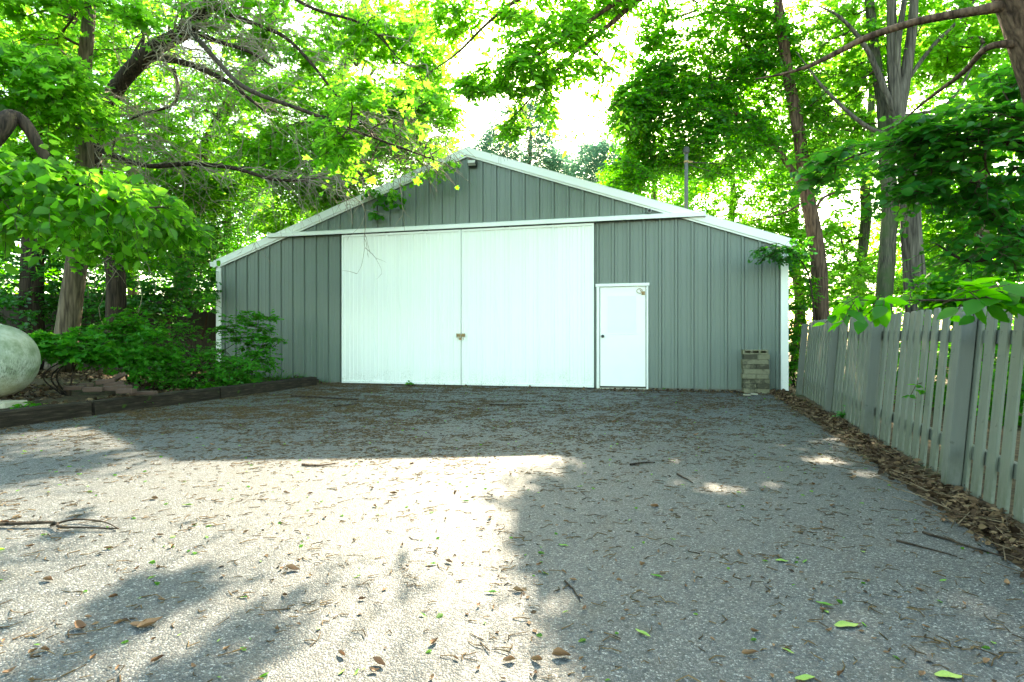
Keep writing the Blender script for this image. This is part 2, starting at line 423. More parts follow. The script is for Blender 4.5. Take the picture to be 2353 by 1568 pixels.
mb = MB(); mb.box(dA, xa - .012, -0.045, 0.004, 0.0, dTop - .06); mb.box(xb + .012, dB, -0.045, 0.004, 0.0, dTop - .06); mb.box(dA - .02, dB + .02, -0.055, 0.004, dTop - .0595, dTop)
mb.build('door_casing', M['trim'], barn, bevel=0.003)
MB().box(xa - .011, xb + .011, 0.0305, 0.05, 0.0, dTop - .06).build('entry_gap_black', M['black'], barn)  # black sheet standing in for shade in the gap around the entry door
MB().box(xa - .08, xb + .03, -0.10, 0.0, -0.10, hz - .035).build('door_sill', M['sill'], barn, bevel=0.006)
# floodlight under the peak, small camera on the right of the gable
lx, lz = fac(1088, 380); fl = MB().prism([(lx - .09, -.02, lz + .05), (lx - .09, -.16, lz + .06), (lx - .09, -.17, lz - .01), (lx - .09, -.06, lz - .07), (lx - .09, -.02, lz - .04)], (.19, 0, 0)).build('floodlight', M['dark'], barn, bevel=.01)
MB().prism([(lx - .075, -.1655, lz + .053), (lx - .075, -.174, lz - .004), (lx - .075, -.118, lz - .047)], (.16, 0, 0)).build('lamp_glass', M['lens'], fl)
cx, cz = fac(1492, 488); sc_ = MB().lathe([(.025, -.02), (.025, -.05), (.038, -.055), (.038, -.14), (.03, -.145)], 14, 'y', (cx, 0, cz)).build('security_camera', M['galv'], barn, smooth=False)
MB().lathe([(.028, -.1455), (.028, -.149)], 14, 'y', (cx, 0, cz)).build('lens', M['black'], sc_)
# dented scrape right of the entry door
# ================================================================== service mast and wires behind the roof
mp = P(1577, 475, 11.25); mt = P(1577, 341, 11.25)
M['mast'] = simple('weathered_pipe', (0.11, 0.12, 0.11), .6, .3, 9)
mast = thing('service_mast', 'grey steel service mast with a cap rising behind the right roof slope', 'mast', (mp[0], mp[1], 2.9))
o = np.array([mp[0], mp[1], 2.9])
MB().tube([(mp[0], mp[1], 2.9), (mt[0], mt[1], mt[2] - .1)], .038, 10).build('pole', M['mast'], mast, o, smooth=True)
MB().lathe([(.04, 0), (.065, .02), (.07, .09), (.05, .14), (.02, .15)], 12, 'z', (mt[0], mt[1], mt[2] - .12)).build('weather_cap', M['dark'], mast, o)
mb = MB(); c = P(1577, 372, 11.25); mb.lathe([(.05, -.02), (.05, .02)], 12, 'z', c); mb.box(c[0] + .04, c[0] + .13, c[1] - .02, c[1] + .02, c[2] - .012, c[2] + .012); mb.build('clamp', M['rust'], mast, o)
a = P(1584, 372, 11.25)
for i, (b, sag, lb) in enumerate(((P(2100, 330, 20), .35, 'upper dark overhead wire running from the mast towards the right trees'), (P(2060, 352, 19), .7, 'lower sagging overhead wire hanging from the mast clamp'))):
    ts = np.linspace(0, 1, 24); pts = [a * (1 - t) + b * t - np.array([0, 0, sag * 4 * t * (1 - t)]) + np.array([0, 0, -.06 * i]) for t in ts]
    tag(MB().tube(pts, .012 if i == 0 else .009, 5).build('overhead_wire', M['dark']), lb, 'wire', 'overhead wires')
# ================================================================== ground
def asphalt():
    t = NT('weathered_asphalt'); v = t.coord('Object')
    c1 = t.vor(v, 125, 'F1', 'Color'); d1 = t.vor(v, 125); e1 = t.vor(v, 125, 'DISTANCE_TO_EDGE')
    sx = t.n('ShaderNodeSeparateColor'); t.put(sx.inputs[0], c1)
    stone = t.ramp(sx.outputs[0], [(0.0, (0.034, 0.040, 0.043)), (0.5, (0.074, 0.084, 0.087)), (0.85, (0.135, 0.147, 0.15)), (1.0, (0.27, 0.285, 0.285))])
    pit = t.ramp(t.math('ADD', e1, t.math('MULTIPLY', t.noise(v, 60, 3), 0.10)), [(0.07, 0.0), (0.20, 1.0)])
    c = t.mix(pit, (0.022, 0.024, 0.027), stone)
    big = t.noise(v, 0.55, 5, 0.6); mid = t.noise(v, 5, 5, 0.65)
    c = t.mix(t.ramp(big, [(0.35, 0), (0.7, 0.35)]), c, (0.075, 0.082, 0.085))
    c = t.mix(t.ramp(mid, [(0.52, 0), (0.75, 0.45)]), c, (0.06, 0.055, 0.042))
    h = t.math('ADD', t.math('MULTIPLY', t.ramp(d1, [(0.0, 1), (0.75, 0)]), 1.0), t.math('MULTIPLY', t.noise(v, 14, 4), 1.2))
    return t.bsdf(c, t.ramp(sx.outputs[1], [(0, 0.55), (1, 0.85)]), t.bump(h, 0.5, 0.006), spec=0.4)
M['asphalt'] = asphalt()
def soil():
    t = NT('forest_floor'); v = t.coord('Object')
    c = t.ramp(t.noise(v, 9, 8, 0.7), [(0.3, (0.022, 0.016, 0.010)), (0.5, (0.075, 0.052, 0.030)), (0.62, (0.13, 0.095, 0.055)), (0.75, (0.035, 0.026, 0.016))])
    c = t.mix(t.ramp(t.noise(v, 1.3, 5), [(0.55, 0), (0.7, 0.8)]), c, (0.03, 0.06, 0.015))
    return t.bsdf(c, 0.95, t.bump(t.noise(v, 24, 6, 0.7), 1.0, 0.03), spec=0.2)
M['soil'] = soil()
xs = np.concatenate([-np.geomspace(600, 14, 12), np.arange(-13, 13.01, 0.2), np.geomspace(14, 600, 12)])
ys = np.concatenate([-np.geomspace(600, 8, 10), np.arange(-7, 26.01, 0.2), np.geomspace(27, 800, 12)])
XX, YY = np.meshgrid(xs, ys); ZZ = terrain(XX, YY)
ZZ = ZZ + (fbm(np.stack([XX.ravel() * .9, YY.ravel() * .9, 0 * XX.ravel()], 1)).reshape(XX.shape) - .5) * .08 * (((XX < xleft(np.minimum(YY, 12.2)) - .5) | (XX > xright(YY) + .2)) & (YY < 60))
nx, ny = len(xs), len(ys); I = np.arange(nx * ny).reshape(ny, nx)
fi = np.stack([I[:-1, :-1], I[:-1, 1:], I[1:, 1:], I[1:, :-1]], -1).reshape(-1)
g = link('ground', npmesh('ground', np.stack([XX, YY, ZZ], -1).reshape(-1, 3), fi, np.full((nx - 1) * (ny - 1), 4)), M['soil'], smooth=True); tag(g, kind='structure')
# driveway sheet: rows parallel to the barn front
rows = np.concatenate([np.arange(-0.08, 11, 0.12), np.arange(11, 22, 0.5)]); nc = 90; V = []
for d in rows:
    ts = np.linspace(-14, 14, 561); px = O_[0] + E_[0] * ts + N_[0] * d; py = O_[1] + E_[1] * ts + N_[1] * d
    ok = (px > xleft(py) + 0.03) & (px < xright(py)); t0, t1 = ts[ok][0], ts[ok][-1]
    t1 = min(t1, W_ + 0.15) if d < 0.15 else t1
    if d < .2: t0 = max(t0, -W_)
    nz = fbm(np.array([[d * 2.2, 3.3, 0]]))[0] - .5
    for k in range(nc):
        q = k / (nc - 1); t = t0 + (t1 - t0 + nz * .05) * q
        x = O_[0] + E_[0] * t + N_[0] * d; y = O_[1] + E_[1] * t + N_[1] * d
        V.append((x, y, float(gz(x, y))))
V = np.array(V); V[:, 2] += (fbm(V * .8) - .5) * .016
nr = len(rows); I = np.arange(nr * nc).reshape(nr, nc)
fi = np.stack([I[:-1, :-1], I[1:, :-1], I[1:, 1:], I[:-1, 1:]], -1).reshape(-1)
dw = link('driveway', npmesh('driveway', V, fi, np.full((nr - 1) * (nc - 1), 4)), M['asphalt'], smooth=True); tag(dw, kind='structure')
def surf(x, y):
    p = np.stack([x, y, gz(x, y)], 1); return p[:, 2] + (fbm(p * .8) - .5) * .016

# ================================================================== landscape timbers
def timbermat():
    t = NT('old_landscape_timber'); v = t.coord('Object', (0.12, 1, 1))
    n = t.noise(v, 30, 6, 0.65); c = t.ramp(n, [(0.3, (0.008, 0.006, 0.004)), (0.55, (0.030, 0.023, 0.016)), (0.8, (0.10, 0.075, 0.055))])
    c = t.mix(t.ramp(t.noise(t.coord('Object'), 4, 5), [(0.66, 0), (0.74, .8)]), c, (0.04, 0.08, 0.01))
    return t.bsdf(c, 0.9, t.bump(n, 0.8, 0.02), spec=0.2)
M['timber'] = timbermat()
def tpoint(y): return np.array([xleft(y), y])
TDIR = (TL0 - TL1) / np.linalg.norm(TL0 - TL1); TN = np.array([-TDIR[1], TDIR[0]])
for (y0, y1, lb) in ((9.06, 11.75, 'dark timber edging beam ending at the barn front, farthest of the row'),
                     (6.96, 9.03, 'middle timber edging beam between the shrubs and the driveway'),
                     (4.6, 6.92, 'nearest weathered timber edging beam with green moss beside the white tank')):
    a, b = tpoint(y0), tpoint(y1); L = np.linalg.norm(b - a)
    mb = MB(); n = 14; S = []
    for k in range(n + 1):
        x = L * k / n; j = lambda q: (fbm(np.array([[x * 1.7 + y0 * 3, q, .5]]))[0] - .5) * .03
        S.append([(x, .0 + j(1), -.06), (x, 0.002 + j(2), .155 + j(3)), (x, .02 + j(2), .175 + j(4)), (x, .18 + j(5), .178 + j(6)), (x, .2, .15), (x, .2, -.06)])
    for s_ in S: mb.v += s_
    for k in range(n):
        for q in range(6):
            q2 = (q + 1) % 6; mb.f.append((k * 6 + q, (k + 1) * 6 + q, (k + 1) * 6 + q2, k * 6 + q2))
    mb.f += [tuple(range(6)), tuple(n * 6 + q for q in range(5, -1, -1))]
    o = mb.build('landscape_timber', M['timber']); tag(o, lb, 'timber', 'timber edging beams along the driveway')
    o.location = (a[0], a[1], float(gz(a[0], a[1]))); o.rotation_euler = (0, 0, math.atan2(TDIR[1], TDIR[0]))

# ================================================================== fence
def fencemat(name, c):
    t = NT(name); v = t.coord('Object', (1, 1, 0.08)); oi = t.n('ShaderNodeObjectInfo').outputs['Random']
    c = np.array(c); n = t.noise(v, 26, 6, 0.6)
    b = t.mix(n, tuple(c * .78), tuple(c * 1.12)); b = t.mix(t.math('MULTIPLY', oi, .3), b, tuple(c * np.array([.7, .78, .66])))
    sp = t.ramp(t.noise(t.coord('Object'), 16, 6, .7), [(0.62, 0), (0.70, 1)])
    b = t.mix(sp, b, (0.06, 0.065, 0.05))
    sx = t.n('ShaderNodeSeparateXYZ'); t.put(sx.inputs[0], t.coord('Object')); lowz = t.ramp(sx.outputs[2], [(0.03, 1), (0.38, 0)])
    alg = t.math('MULTIPLY', lowz, t.ramp(t.noise(t.coord('Object', (1, 1, .35)), 13, 6, .7), [(.40, 0), (.62, .75)])); b = t.mix(alg, b, (0.05, 0.062, 0.032))
    kn = t.ramp(t.vor(t.coord('Object', (1, 1, .6)), 4.5), [(0.03, 1), (0.07, 0)])
    b = t.mix(kn, b, (0.03, 0.028, 0.022))
    return t.bsdf(b, 0.65, t.bump(n, 0.35, 0.01), spec=0.35)
M['picket'] = fencemat('grey_green_fence_paint', (0.155, 0.168, 0.138)); M['post'] = fencemat('grey_fence_post_paint', (0.135, 0.146, 0.128))
ALF = 0.341
def fline(Y): return np.array([1.86 + ALF * Y, Y])
f0 = fline(9.5); FD = np.array([-ALF, -1.0]) / math.hypot(1, ALF)
fz = lambda q: -0.02 - 0.0165 * max(9.5 - q[1], 0)
fence = thing('picket_fence', 'grey green wooden picket fence with square posts along the right side', 'fence', (f0[0], f0[1], 0))
LEAN = R(4.6)
def piece(name, s, off, w_, th, h0, h1, m, dlean=0.0, roll=0.0, point=0.0, par=None):
    p = f0 + FD * s; o_ = np.array([f0[0], f0[1], 0])
    mb = MB(); mb.prism([(-w_ / 2, -th / 2, h0), (w_ / 2, -th / 2, h0), (w_ / 2, -th / 2, h1 - point * .5), (w_ * .35, -th / 2, h1), (-w_ * .35, -th / 2, h1 - .002), (-w_ / 2, -th / 2, h1 - point)], (0, th, 0))
    o = mb.build(name, m, par or fence, bevel=0.004)
    nrm = np.array([-FD[1], FD[0]])                 # points to +x (outside)
    if nrm[0] < 0: nrm = -nrm
    q = p + nrm * off
    o.location = (q[0] - o_[0], q[1] - o_[1], fz(p)); o.rotation_euler = (0, 0, 0)
    ez = np.array([nrm[0] * math.sin(LEAN + dlean) + FD[0] * roll, nrm[1] * math.sin(LEAN + dlean) + FD[1] * roll, math.cos(LEAN)]); ez /= np.linalg.norm(ez)
    ex = np.array([FD[0], FD[1], 0.0]); ex -= ez * ex.dot(ez); ex /= np.linalg.norm(ex); ey = np.cross(ez, ex)
    from mathutils import Matrix
    o.rotation_euler = Matrix(np.stack([ex, ey, ez], 1).tolist()).to_euler()
    return o
posts = [0.0, 2.15, 3.98, 6.0, 8.0]
for i, s in enumerate(posts):
    piece('post', s, -.055, .092, .09, -.2, 1.27 + .02 * random.random(), M['post'], point=0.01)
s = 0.13; pitch = 0.174
while s < 8.4:
    j = random.uniform
    piece('picket', s, j(-.006, .006), .106 + j(-.006, .006), .020, .03 + j(-.02, .02), 1.325 + j(-.01, .01), M['picket'], dlean=j(-.004, .004), roll=j(-.006, .006), point=.02)
    s += pitch + j(-.012, .012)
for h in (.30, 1.10):
    a = f0; b = f0 + FD * 8.4; mb = MB(); nrm = np.array([FD[1] * -1, FD[0]]); nrm = nrm if nrm[0] > 0 else -nrm
    for k in range(4):
        p0 = f0 + FD * (2.1 * k); p1 = f0 + FD * (2.1 * k + 2.096); q = []
        for p, hh in ((p0, h), (p1, h)):
            for oy, oz in ((.014, -.045), (.052, -.045), (.052, .045), (.014, .045)):
                c = p + nrm * (oy + (hh + oz) * math.sin(LEAN)); q.append((c[0], c[1], fz(p) + hh + oz))
        b0 = len(mb.v); mb.v += q
        mb.f += [tuple(b0 + i for i in f) for f in ((0, 1, 2, 3), (7, 6, 5, 4), (0, 4, 5, 1), (1, 5, 6, 2), (2, 6, 7, 3), (3, 7, 4, 0))]
    mb.build('rail', M['post'], fence, np.array([f0[0], f0[1], 0]))

# ================================================================== concrete block stack
def blockmat():
    t = NT('stained_concrete_block'); v = t.coord('Object'); oi = t.n('ShaderNodeObjectInfo').outputs['Random']
    n = t.noise(v, 40, 5, .7); b = t.mix(n, (0.13, 0.125, 0.08), (0.25, 0.24, 0.165))
    mp = t.n('ShaderNodeMapping'); t.put(mp.inputs['Vector'], v); cb = t.n('ShaderNodeCombineXYZ'); t.put(cb.inputs[0], t.math('MULTIPLY', oi, 37.0)); t.put(mp.inputs['Location'], cb.outputs[0])
    st = t.noise(mp.outputs[0], 5, 8, .72)
    b = t.mix(t.ramp(t.math('ADD', st, t.math('MULTIPLY', t.math('SUBTRACT', oi, .5), .28)), [(0.44, 0), (0.58, .9)]), b, (0.05, 0.048, 0.034))
    return t.bsdf(b, 0.95, t.bump(n, .6, .01), spec=.2)
M['block'] = blockmat()
bt = fac(1728, 850)[0]; BW = 0.445; rows_ = []
zc = float(gz(4.3, 10.1)) - .005
names = ['lowest', 'second lowest', 'third lowest', 'fourth lowest', 'middle', 'fourth from top', 'third from top', 'second from top', 'topmost']
pat = [2, 2, 1, 2, 1, 2, 1, 2, 0]; HB = .0895
for r_ in range(9):
    jx = random.uniform(-.012, .012) + (.0 if r_ < 7 else .008); z0 = zc + r_ * HB
    cuts = [(-BW / 2, BW / 2)] if pat[r_] < 2 else [(-BW / 2, 0.003), (.009, BW / 2)]
    for ci, (x0, x1) in enumerate(cuts):
        mb = MB(); D = .21; jy = random.uniform(-.012, .012)
        if pat[r_] == 0:
            for zz in ((0, .026), (.062, HB - .002)): mb.box(x0 + .005, x1 - .005, -D, 0, *zz)
            for q in ((x0 + .005, x0 + .045), (-.09, -.05), (.05, .09), (x1 - .045, x1 - .005)): mb.box(q[0], q[1], -D + .001, -.001, .0262, .0618)
            mb.box(x0 + .045, x1 - .045, -.04, -.002, .0263, .0617)
        else: mb.box(x0, x1, -D, 0, 0, HB - .002)
        o = mb.build('concrete_block', M['block'], bevel=.006, seg=2)
        p = O_ + E_ * (bt + jx) + N_ * (0.16 + jy); o.location = (p[0], p[1], z0); o.rotation_euler = (0, 0, -TH + random.uniform(-.02, .02))
        side = '' if len(cuts) == 1 else (' left', ' right')[ci]
        lb = 'hollow concrete block with three dark cores, topmost of the stack by the barn' if r_ == 8 else ('%s%s block in the concrete stack by the barn wall' % (names[r_], side) if side else '%s full width block in the concrete stack by the barn wall' % names[r_])
        tag(o, lb, 'block', 'concrete blocks stacked against the barn')
for i, (u, v) in enumerate(((1716, 909), (1733, 907))):
    p = G(u, v); mb = MB(); mb.box(-.06, .06, -.035, .035, 0, .022); o = mb.build('concrete_shard', M['sill'], bevel=.006); o.location = (p[0], p[1], p[2] - .002); o.rotation_euler = (0.03, .05, .3 - .8 * i)
    tag(o, ('left', 'right')[i] + ' pale concrete shard on the asphalt before the block stack', 'shard', 'concrete shards by the block stack')

# ================================================================== propane tank
def tankmat():
    t = NT('mildewed_white_tank'); v = t.coord('Object')
    n = t.noise(v, 5, 6, .65); b = t.mix(t.ramp(n, [(.35, 0), (.65, 1)]), (0.46, 0.49, 0.42), (0.17, 0.22, 0.13))
    sx = t.n('ShaderNodeSeparateXYZ'); t.put(sx.inputs[0], v)
    sp = t.ramp(t.noise(t.coord('Object', (1, 1, .3)), 60, 6, .75), [(.48, 0), (.6, 1)])
    belt = t.ramp(sx.outputs[2], [(-.0, 0), (.12, 1), (.45, .25), (.9, 0)])
    mm = t.n('ShaderNodeMapRange'); t.put(mm.inputs[0], sx.outputs[2]); mm.inputs[1].default_value = -.47; mm.inputs[2].default_value = .47
    belt = t.ramp(mm.outputs[0], [(.1, .35), (.38, 1), (.55, .5), (.85, .05)])
    b = t.mix(t.math('MULTIPLY', t.math('MULTIPLY', sp, belt), .85), b, (0.06, 0.07, 0.04))
    b = t.mix(t.ramp(mm.outputs[0], [(.05, .45), (.35, 0)]), b, (0.42, 0.30, 0.17))
    return t.bsdf(b, .4, t.bump(n, .05, .01), spec=.5)
TR = .47; tc = np.array([-6.22 - .40, 6.95, .70])
tank = thing('propane_tank', 'large round ended white propane tank stained green, half outside the left edge', 'tank', (tc[0], tc[1], tc[2]), R(6))
prof = [(0.004, .40)]
for a in np.linspace(86, 0, 16): prof.append((TR * math.cos(R(a)), .40 * math.sin(R(a))))
prof += [(TR, -.6), (TR + .004, -.605), (TR + .004, -.625), (TR, -.63), (TR, -2.2)]
for a in np.linspace(10, 88, 10): prof.append((TR * math.cos(R(a)), -2.2 - .40 * math.sin(R(a))))
MB().lathe(prof[::-1], 56, 'x').build('shell', tankmat(), tank, smooth=True)
M['tankw'] = simple('white_tank_fitting', (0.6, 0.64, 0.6), .5, .25, 20)
mb = MB(); mb.tube([(-.05 + .0, .045 * math.cos(a), TR + .03 + .055 * math.sin(a)) for a in np.linspace(-.5, math.pi + .5, 14)], .013, 8); mb.box(-.16, .02, -.05, .05, TR - .03, TR + .006)
mb.build('lifting_lug', M['tankw'], tank, smooth=False)
mb = MB(); mb.box(-.5, -.3, -.12, .12, -TR - .03, -TR + .05); mb.build('foot', M['rust'], tank)
for (bx, w2, z0, z1, nm, lb, mt_, m) in ((-6.36, .2, .13, .205, 'concrete_block', 'pale slab of concrete directly under the white tank foot', 'block', M['sill']),
                                  (-6.42, .4, .05, .128, 'mossy_sleeper', 'green mossy wooden sleeper lying under the tank block', 'sleeper', M['timber'])):
    o = MB().box(-w2, w2, -.16, .16, 0, z1 - z0).build(nm, m, bevel=.008); o.location = (bx, 6.72, z0); tag(o, lb, mt_)
# ================================================================== dark board fence at the back left
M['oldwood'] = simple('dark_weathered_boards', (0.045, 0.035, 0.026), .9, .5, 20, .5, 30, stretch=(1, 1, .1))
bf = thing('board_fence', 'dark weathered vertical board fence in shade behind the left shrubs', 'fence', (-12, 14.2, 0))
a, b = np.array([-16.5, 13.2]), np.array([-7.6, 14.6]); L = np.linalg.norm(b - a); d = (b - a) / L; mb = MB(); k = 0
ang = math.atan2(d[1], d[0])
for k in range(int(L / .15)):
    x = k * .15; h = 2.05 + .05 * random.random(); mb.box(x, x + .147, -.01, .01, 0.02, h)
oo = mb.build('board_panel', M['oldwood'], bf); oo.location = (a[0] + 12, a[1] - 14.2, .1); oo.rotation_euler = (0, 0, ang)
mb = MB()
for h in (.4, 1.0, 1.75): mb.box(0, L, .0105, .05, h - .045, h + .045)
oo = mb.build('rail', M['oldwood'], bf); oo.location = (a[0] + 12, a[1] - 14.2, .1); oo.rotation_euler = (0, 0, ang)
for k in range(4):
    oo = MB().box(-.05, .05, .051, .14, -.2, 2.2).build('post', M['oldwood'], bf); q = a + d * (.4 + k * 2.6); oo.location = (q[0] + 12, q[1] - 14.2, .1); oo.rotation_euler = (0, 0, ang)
# bricks heaped under the shrubs
M['brick'] = simple('old_brick', (0.075, 0.045, 0.034), .9, .45, 12, .5, 50)
bl = [(243, 877, 7.6, 0, .1, .5, 'tilted red brick leaning on the top of the heap'), (262, 884, 7.6, .02, .2, .3, 'upper dark red brick on the heap'), (270, 868, 7.8, .0, .5, -.1, 'rear reddish brick standing out of the heap'),
      (258, 893, 7.5, 0, .0, .1, 'lower pale brick at the front of the heap'), (282, 890, 7.5, 0, 0, -.2, 'brick at the right foot of the heap'), (290, 899, 7.35, 0, .0, .0, 'flat brick lying right of the heap'),
      (330, 903, 7.6, 0, 0, .05, 'long flat brick lying alone near the timber'), (170, 892, 7.7, 0, .0, .2, 'greyish brick lying left of the heap'), (195, 886, 8.0, 0, .05, -.3, 'mossy brick behind the bare soil'), (215, 895, 7.4, 0, 0, .4, 'brown brick half sunk in leaf litter')]
for (u, v, Y, dz, rx, rz, lb) in bl:
    p = P(u, v, Y); o = MB().box(-.11, .11, -.05, .05, -.03, .03).build('red_brick', M['brick'], bevel=.005); o.location = (p[0], p[1], max(p[2], float(terrain(p[0], p[1])) + .02)); o.rotation_euler = (rx * .3, -rx, rz)
    if 'long' in lb: o.scale = (1.5, 1, .8)
    tag(o, lb + ' under the left shrubs', 'brick', 'old bricks under the left shrubs')
# ================================================================== vegetation tools
def unit(a): return a / (np.linalg.norm(a, axis=-1, keepdims=True) + 1e-9)
LEAFT = {}
def _half(o): # half outline (y>=0) -> two folded faces
    up = [(x, y, 0.18 * y - 0.10 * x * x) for x, y in o]; dn = [(x, -y, 0.18 * y - 0.10 * x * x) for x, y in o]
    n = len(o); return np.array(up + dn), [list(range(n)), list(range(2 * n - 1, n - 1, -1))]
LEAFT['dia'] = _half([(0, 0), (1, 0), (.42, .30)])
LEAFT['ovate'] = _half([(0, 0), (1, 0), (.72, .22), (.36, .33), (.08, .16)])
LEAFT['broad'] = _half([(0, 0), (1, 0), (.8, .24), (.5, .40), (.2, .40), (.02, .2)])
LEAFT['lance'] = _half([(0, 0), (1, 0), (.6, .16), (.25, .17)])
LEAFT['maple'] = _half([(0, 0), (1, 0), (.68, .17), (.66, .50), (.36, .24), (.12, .54), (.04, .22)])
def leafmesh(name, tmpl, pos, ax, nrm, size):
    V, Fc = LEAFT[tmpl]; k = len(V)
    ax = unit(ax); side = unit(np.cross(nrm, ax)); nn = np.cross(ax, side)
    W = pos[:, None, :] + size[:, None, None] * (V[None, :, 0:1] * ax[:, None] + V[None, :, 1:2] * side[:, None] + V[None, :, 2:3] * nn[:, None])
    N = len(pos); fl = np.concatenate([np.array(f) for f in Fc]); sz = np.array([len(f) for f in Fc])
    # the two halves share no vertices here, but sit in one leaf: join them through the midrib vertices
    fl = np.where(fl == k // 2, 0, np.where(fl == k // 2 + 1, 1, fl))
    idx = (fl[None] + (np.arange(N) * k)[:, None]).ravel()
    return npmesh(name, W.reshape(-1, 3), idx, np.tile(sz, N))
def strips(name, A, B, ra, rb, k=3):                  # many thin tapered rods in one mesh
    A = np.asarray(A, float); B = np.asarray(B, float); n = len(A)
    d = unit(B - A); h = np.where(np.abs(d[:, 2:3]) < .9, np.array([[0, 0, 1.0]]), np.array([[1.0, 0, 0]]))
    u = unit(np.cross(d, h)); v = np.cross(d, u); an = np.arange(k) * 2 * math.pi / k
    ring = np.cos(an)[None, :, None] * u[:, None] + np.sin(an)[None, :, None] * v[:, None]
    ra = np.broadcast_to(ra, (n,)); rb = np.broadcast_to(rb, (n,))
    V = np.concatenate([A[:, None] + ring * ra[:, None, None], B[:, None] + ring * rb[:, None, None]], 1).reshape(-1, 3)
    f = []
    for j in range(k):
        j2 = (j + 1) % k; f.append([j, j2, k + j2, k + j])
    f = np.array(f).reshape(-1); idx = (f[None] + (np.arange(n) * 2 * k)[:, None]).ravel()
    return npmesh(name, V, idx, np.full(n * k, 4))
def blobseeds(blobs, gap=.42, gs=.75, rng=RNG, surface=.55):
    out = []
    for c, r, n in blobs:
        c = np.asarray(c, float); r = np.asarray(r, float)
        q = rng.normal(size=(int(n * 2.2), 3)); q = unit(q) * (rng.random((len(q), 1)) ** (1 / 3 * (1 - surface) + .12))
        p = c + q * r
        keep = noise3(p * gs + c[0] * 3) > gap
        out.append(p[keep][:int(n)])
    return np.concatenate(out)
SPOTS = [(G(u, v)[:2], r) for u, v, r in ((1640, 1112, .12), (1690, 1114, .10), (1762, 1102, .11), (1890, 1052, .16), (1860, 1050, .12), (1975, 1082, .12), (1300, 1552, .22), (1545, 1052, .10))]
SV = np.array([math.cos(SUN_EL) * SH[0], math.cos(SUN_EL) * SH[1], math.sin(SUN_EL)])
LIT = [(P(960, 350, 7.3), .75, .92), (P(850, 300, 7.4), .6, .85), (P(70, 190, 8), 1.0, .8), (P(60, 30, 8.6), .8, .7), (P(250, 430, 6.3), .35, .8), (P(90, 420, 6.2), .35, .7), (P(80, 770, 6.6), .16, 1), (P(420, 840, 9.7), .5, .8), (P(570, 770, 11.2), .6, .85), (P(2200, 520, 16), 1.9, .75), (P(1700, 450, 18.5), 1.6, .6), (P(1850, 320, 20), 2.2, .7), (P(2250, 230, 14.5), 1.6, .7),
       (P(250, 200, 14), 2.2, .6), (P(120, 260, 18), 2.6, .7), (P(350, 260, 19), 2.6, .7), (P(300, 90, 12), 1.4, .6), (P(1260, 150, 8), 1.2, .9), (P(330, 790, 9.3), .2, .9), (P(700, 200, 13), 1.6, .6), (P(560, 380, 13.6), 1.2, .6)]
def patchcull(p, strength=.97, rng=RNG):
    k = patchcull0(p, strength, rng)
    for c, r, pr in LIT:
        q = p - c; tt = q @ SV; dd = np.linalg.norm(q - tt[:, None] * SV, axis=1)
        k &= ~((tt > r * .8 + .1) & (dd < r * (.7 + .5 * noise3(p * 2.0))) & (rng.random(len(p)) < pr))
    return k
def softcull(p, rng=RNG):
    g = shadow_xy(p); al = g @ SH; ac = g @ np.array([SH[1], -SH[0]])
    n1 = noise3(np.stack([ac * 3.3 + 5.3, al * .6 + 2, 0 * al], 1)) * .75 + .25 * noise3(np.stack([ac * 5, al * 2.2, 0 * al + 4], 1))
    keep = n1 < .42
    far_ = (g[:, 1] > 3.1) | (g[:, 0] > .15)
    ins = (inside(PATCH, g) & (g[:, 1] > 1.5)) | ((g[:, 0] < .1) & (g[:, 1] < 3.4) & (g[:, 1] > 1.5))
    return ~(ins & ((~keep) | (far_ & inside(PATCH, g))) & (rng.random(len(p)) < .96))
def patchcull0(p, strength=.97, rng=RNG):
    g = shadow_xy(p); ins = inside(PATCH, g); spot = np.zeros(len(p), bool)
    for c, r in SPOTS: spot |= ((g - c) ** 2).sum(1) < r * r
    al = g @ SH; ac = g @ np.array([SH[1], -SH[0]]); nz = noise3(np.stack([ac * 2.3 + 1.7, al * .8, np.zeros(len(g))], 1))
    left = sstep(-1.6, -3.2, g[:, 0])                      # the left of the patch stays dappled
    drop = ins & (nz > .30 + .12 * left) & (rng.random(len(g)) < strength) & (p[:, 2] > .5)
    return ~(drop | (spot & (p[:, 2] > .5)))
def attach(nodes, seeds, wob=.12, droop=.12, maxseg=.35, rng=RNG, up=.0):
    # greedy skeleton: each seed joins the nearest node of the growing tree by a bent branch
    nodes = [np.asarray(n, float) for n in nodes]; P_ = np.array(nodes); par = [-1] * len(nodes)
    order = np.argsort(np.min(np.linalg.norm(seeds[:, None] - P_[None], axis=2), axis=1))
    buf = np.zeros((len(nodes) + len(seeds) * 14 + 10, 3)); buf[:len(nodes)] = P_; m = len(nodes)
    base = m; tips = []
    for i in order:
        s = seeds[i]; dd = buf[:m] - s; d2 = (dd ** 2).sum(1) + np.where(buf[:m, 2] > s[2] + .2, .5, 0)
        j = int(np.argmin(d2)); a = buf[j]; L = np.linalg.norm(s - a); n = max(2, min(12, int(L / maxseg) + 1)); prev = j
        off = rng.normal(size=3) * wob * L; off[2] += up * L
        for k in range(1, n + 1):
            t = k / n; q = a * (1 - t) + s * t + off * 4 * t * (1 - t) * .5 + np.array([0, 0, droop * L * t * (1 - t)])
            if m >= len(buf): break
            buf[m] = q; par.append(prev); prev = m; m += 1
        tips.append(m - 1)
    return buf[:m], np.array(par), base
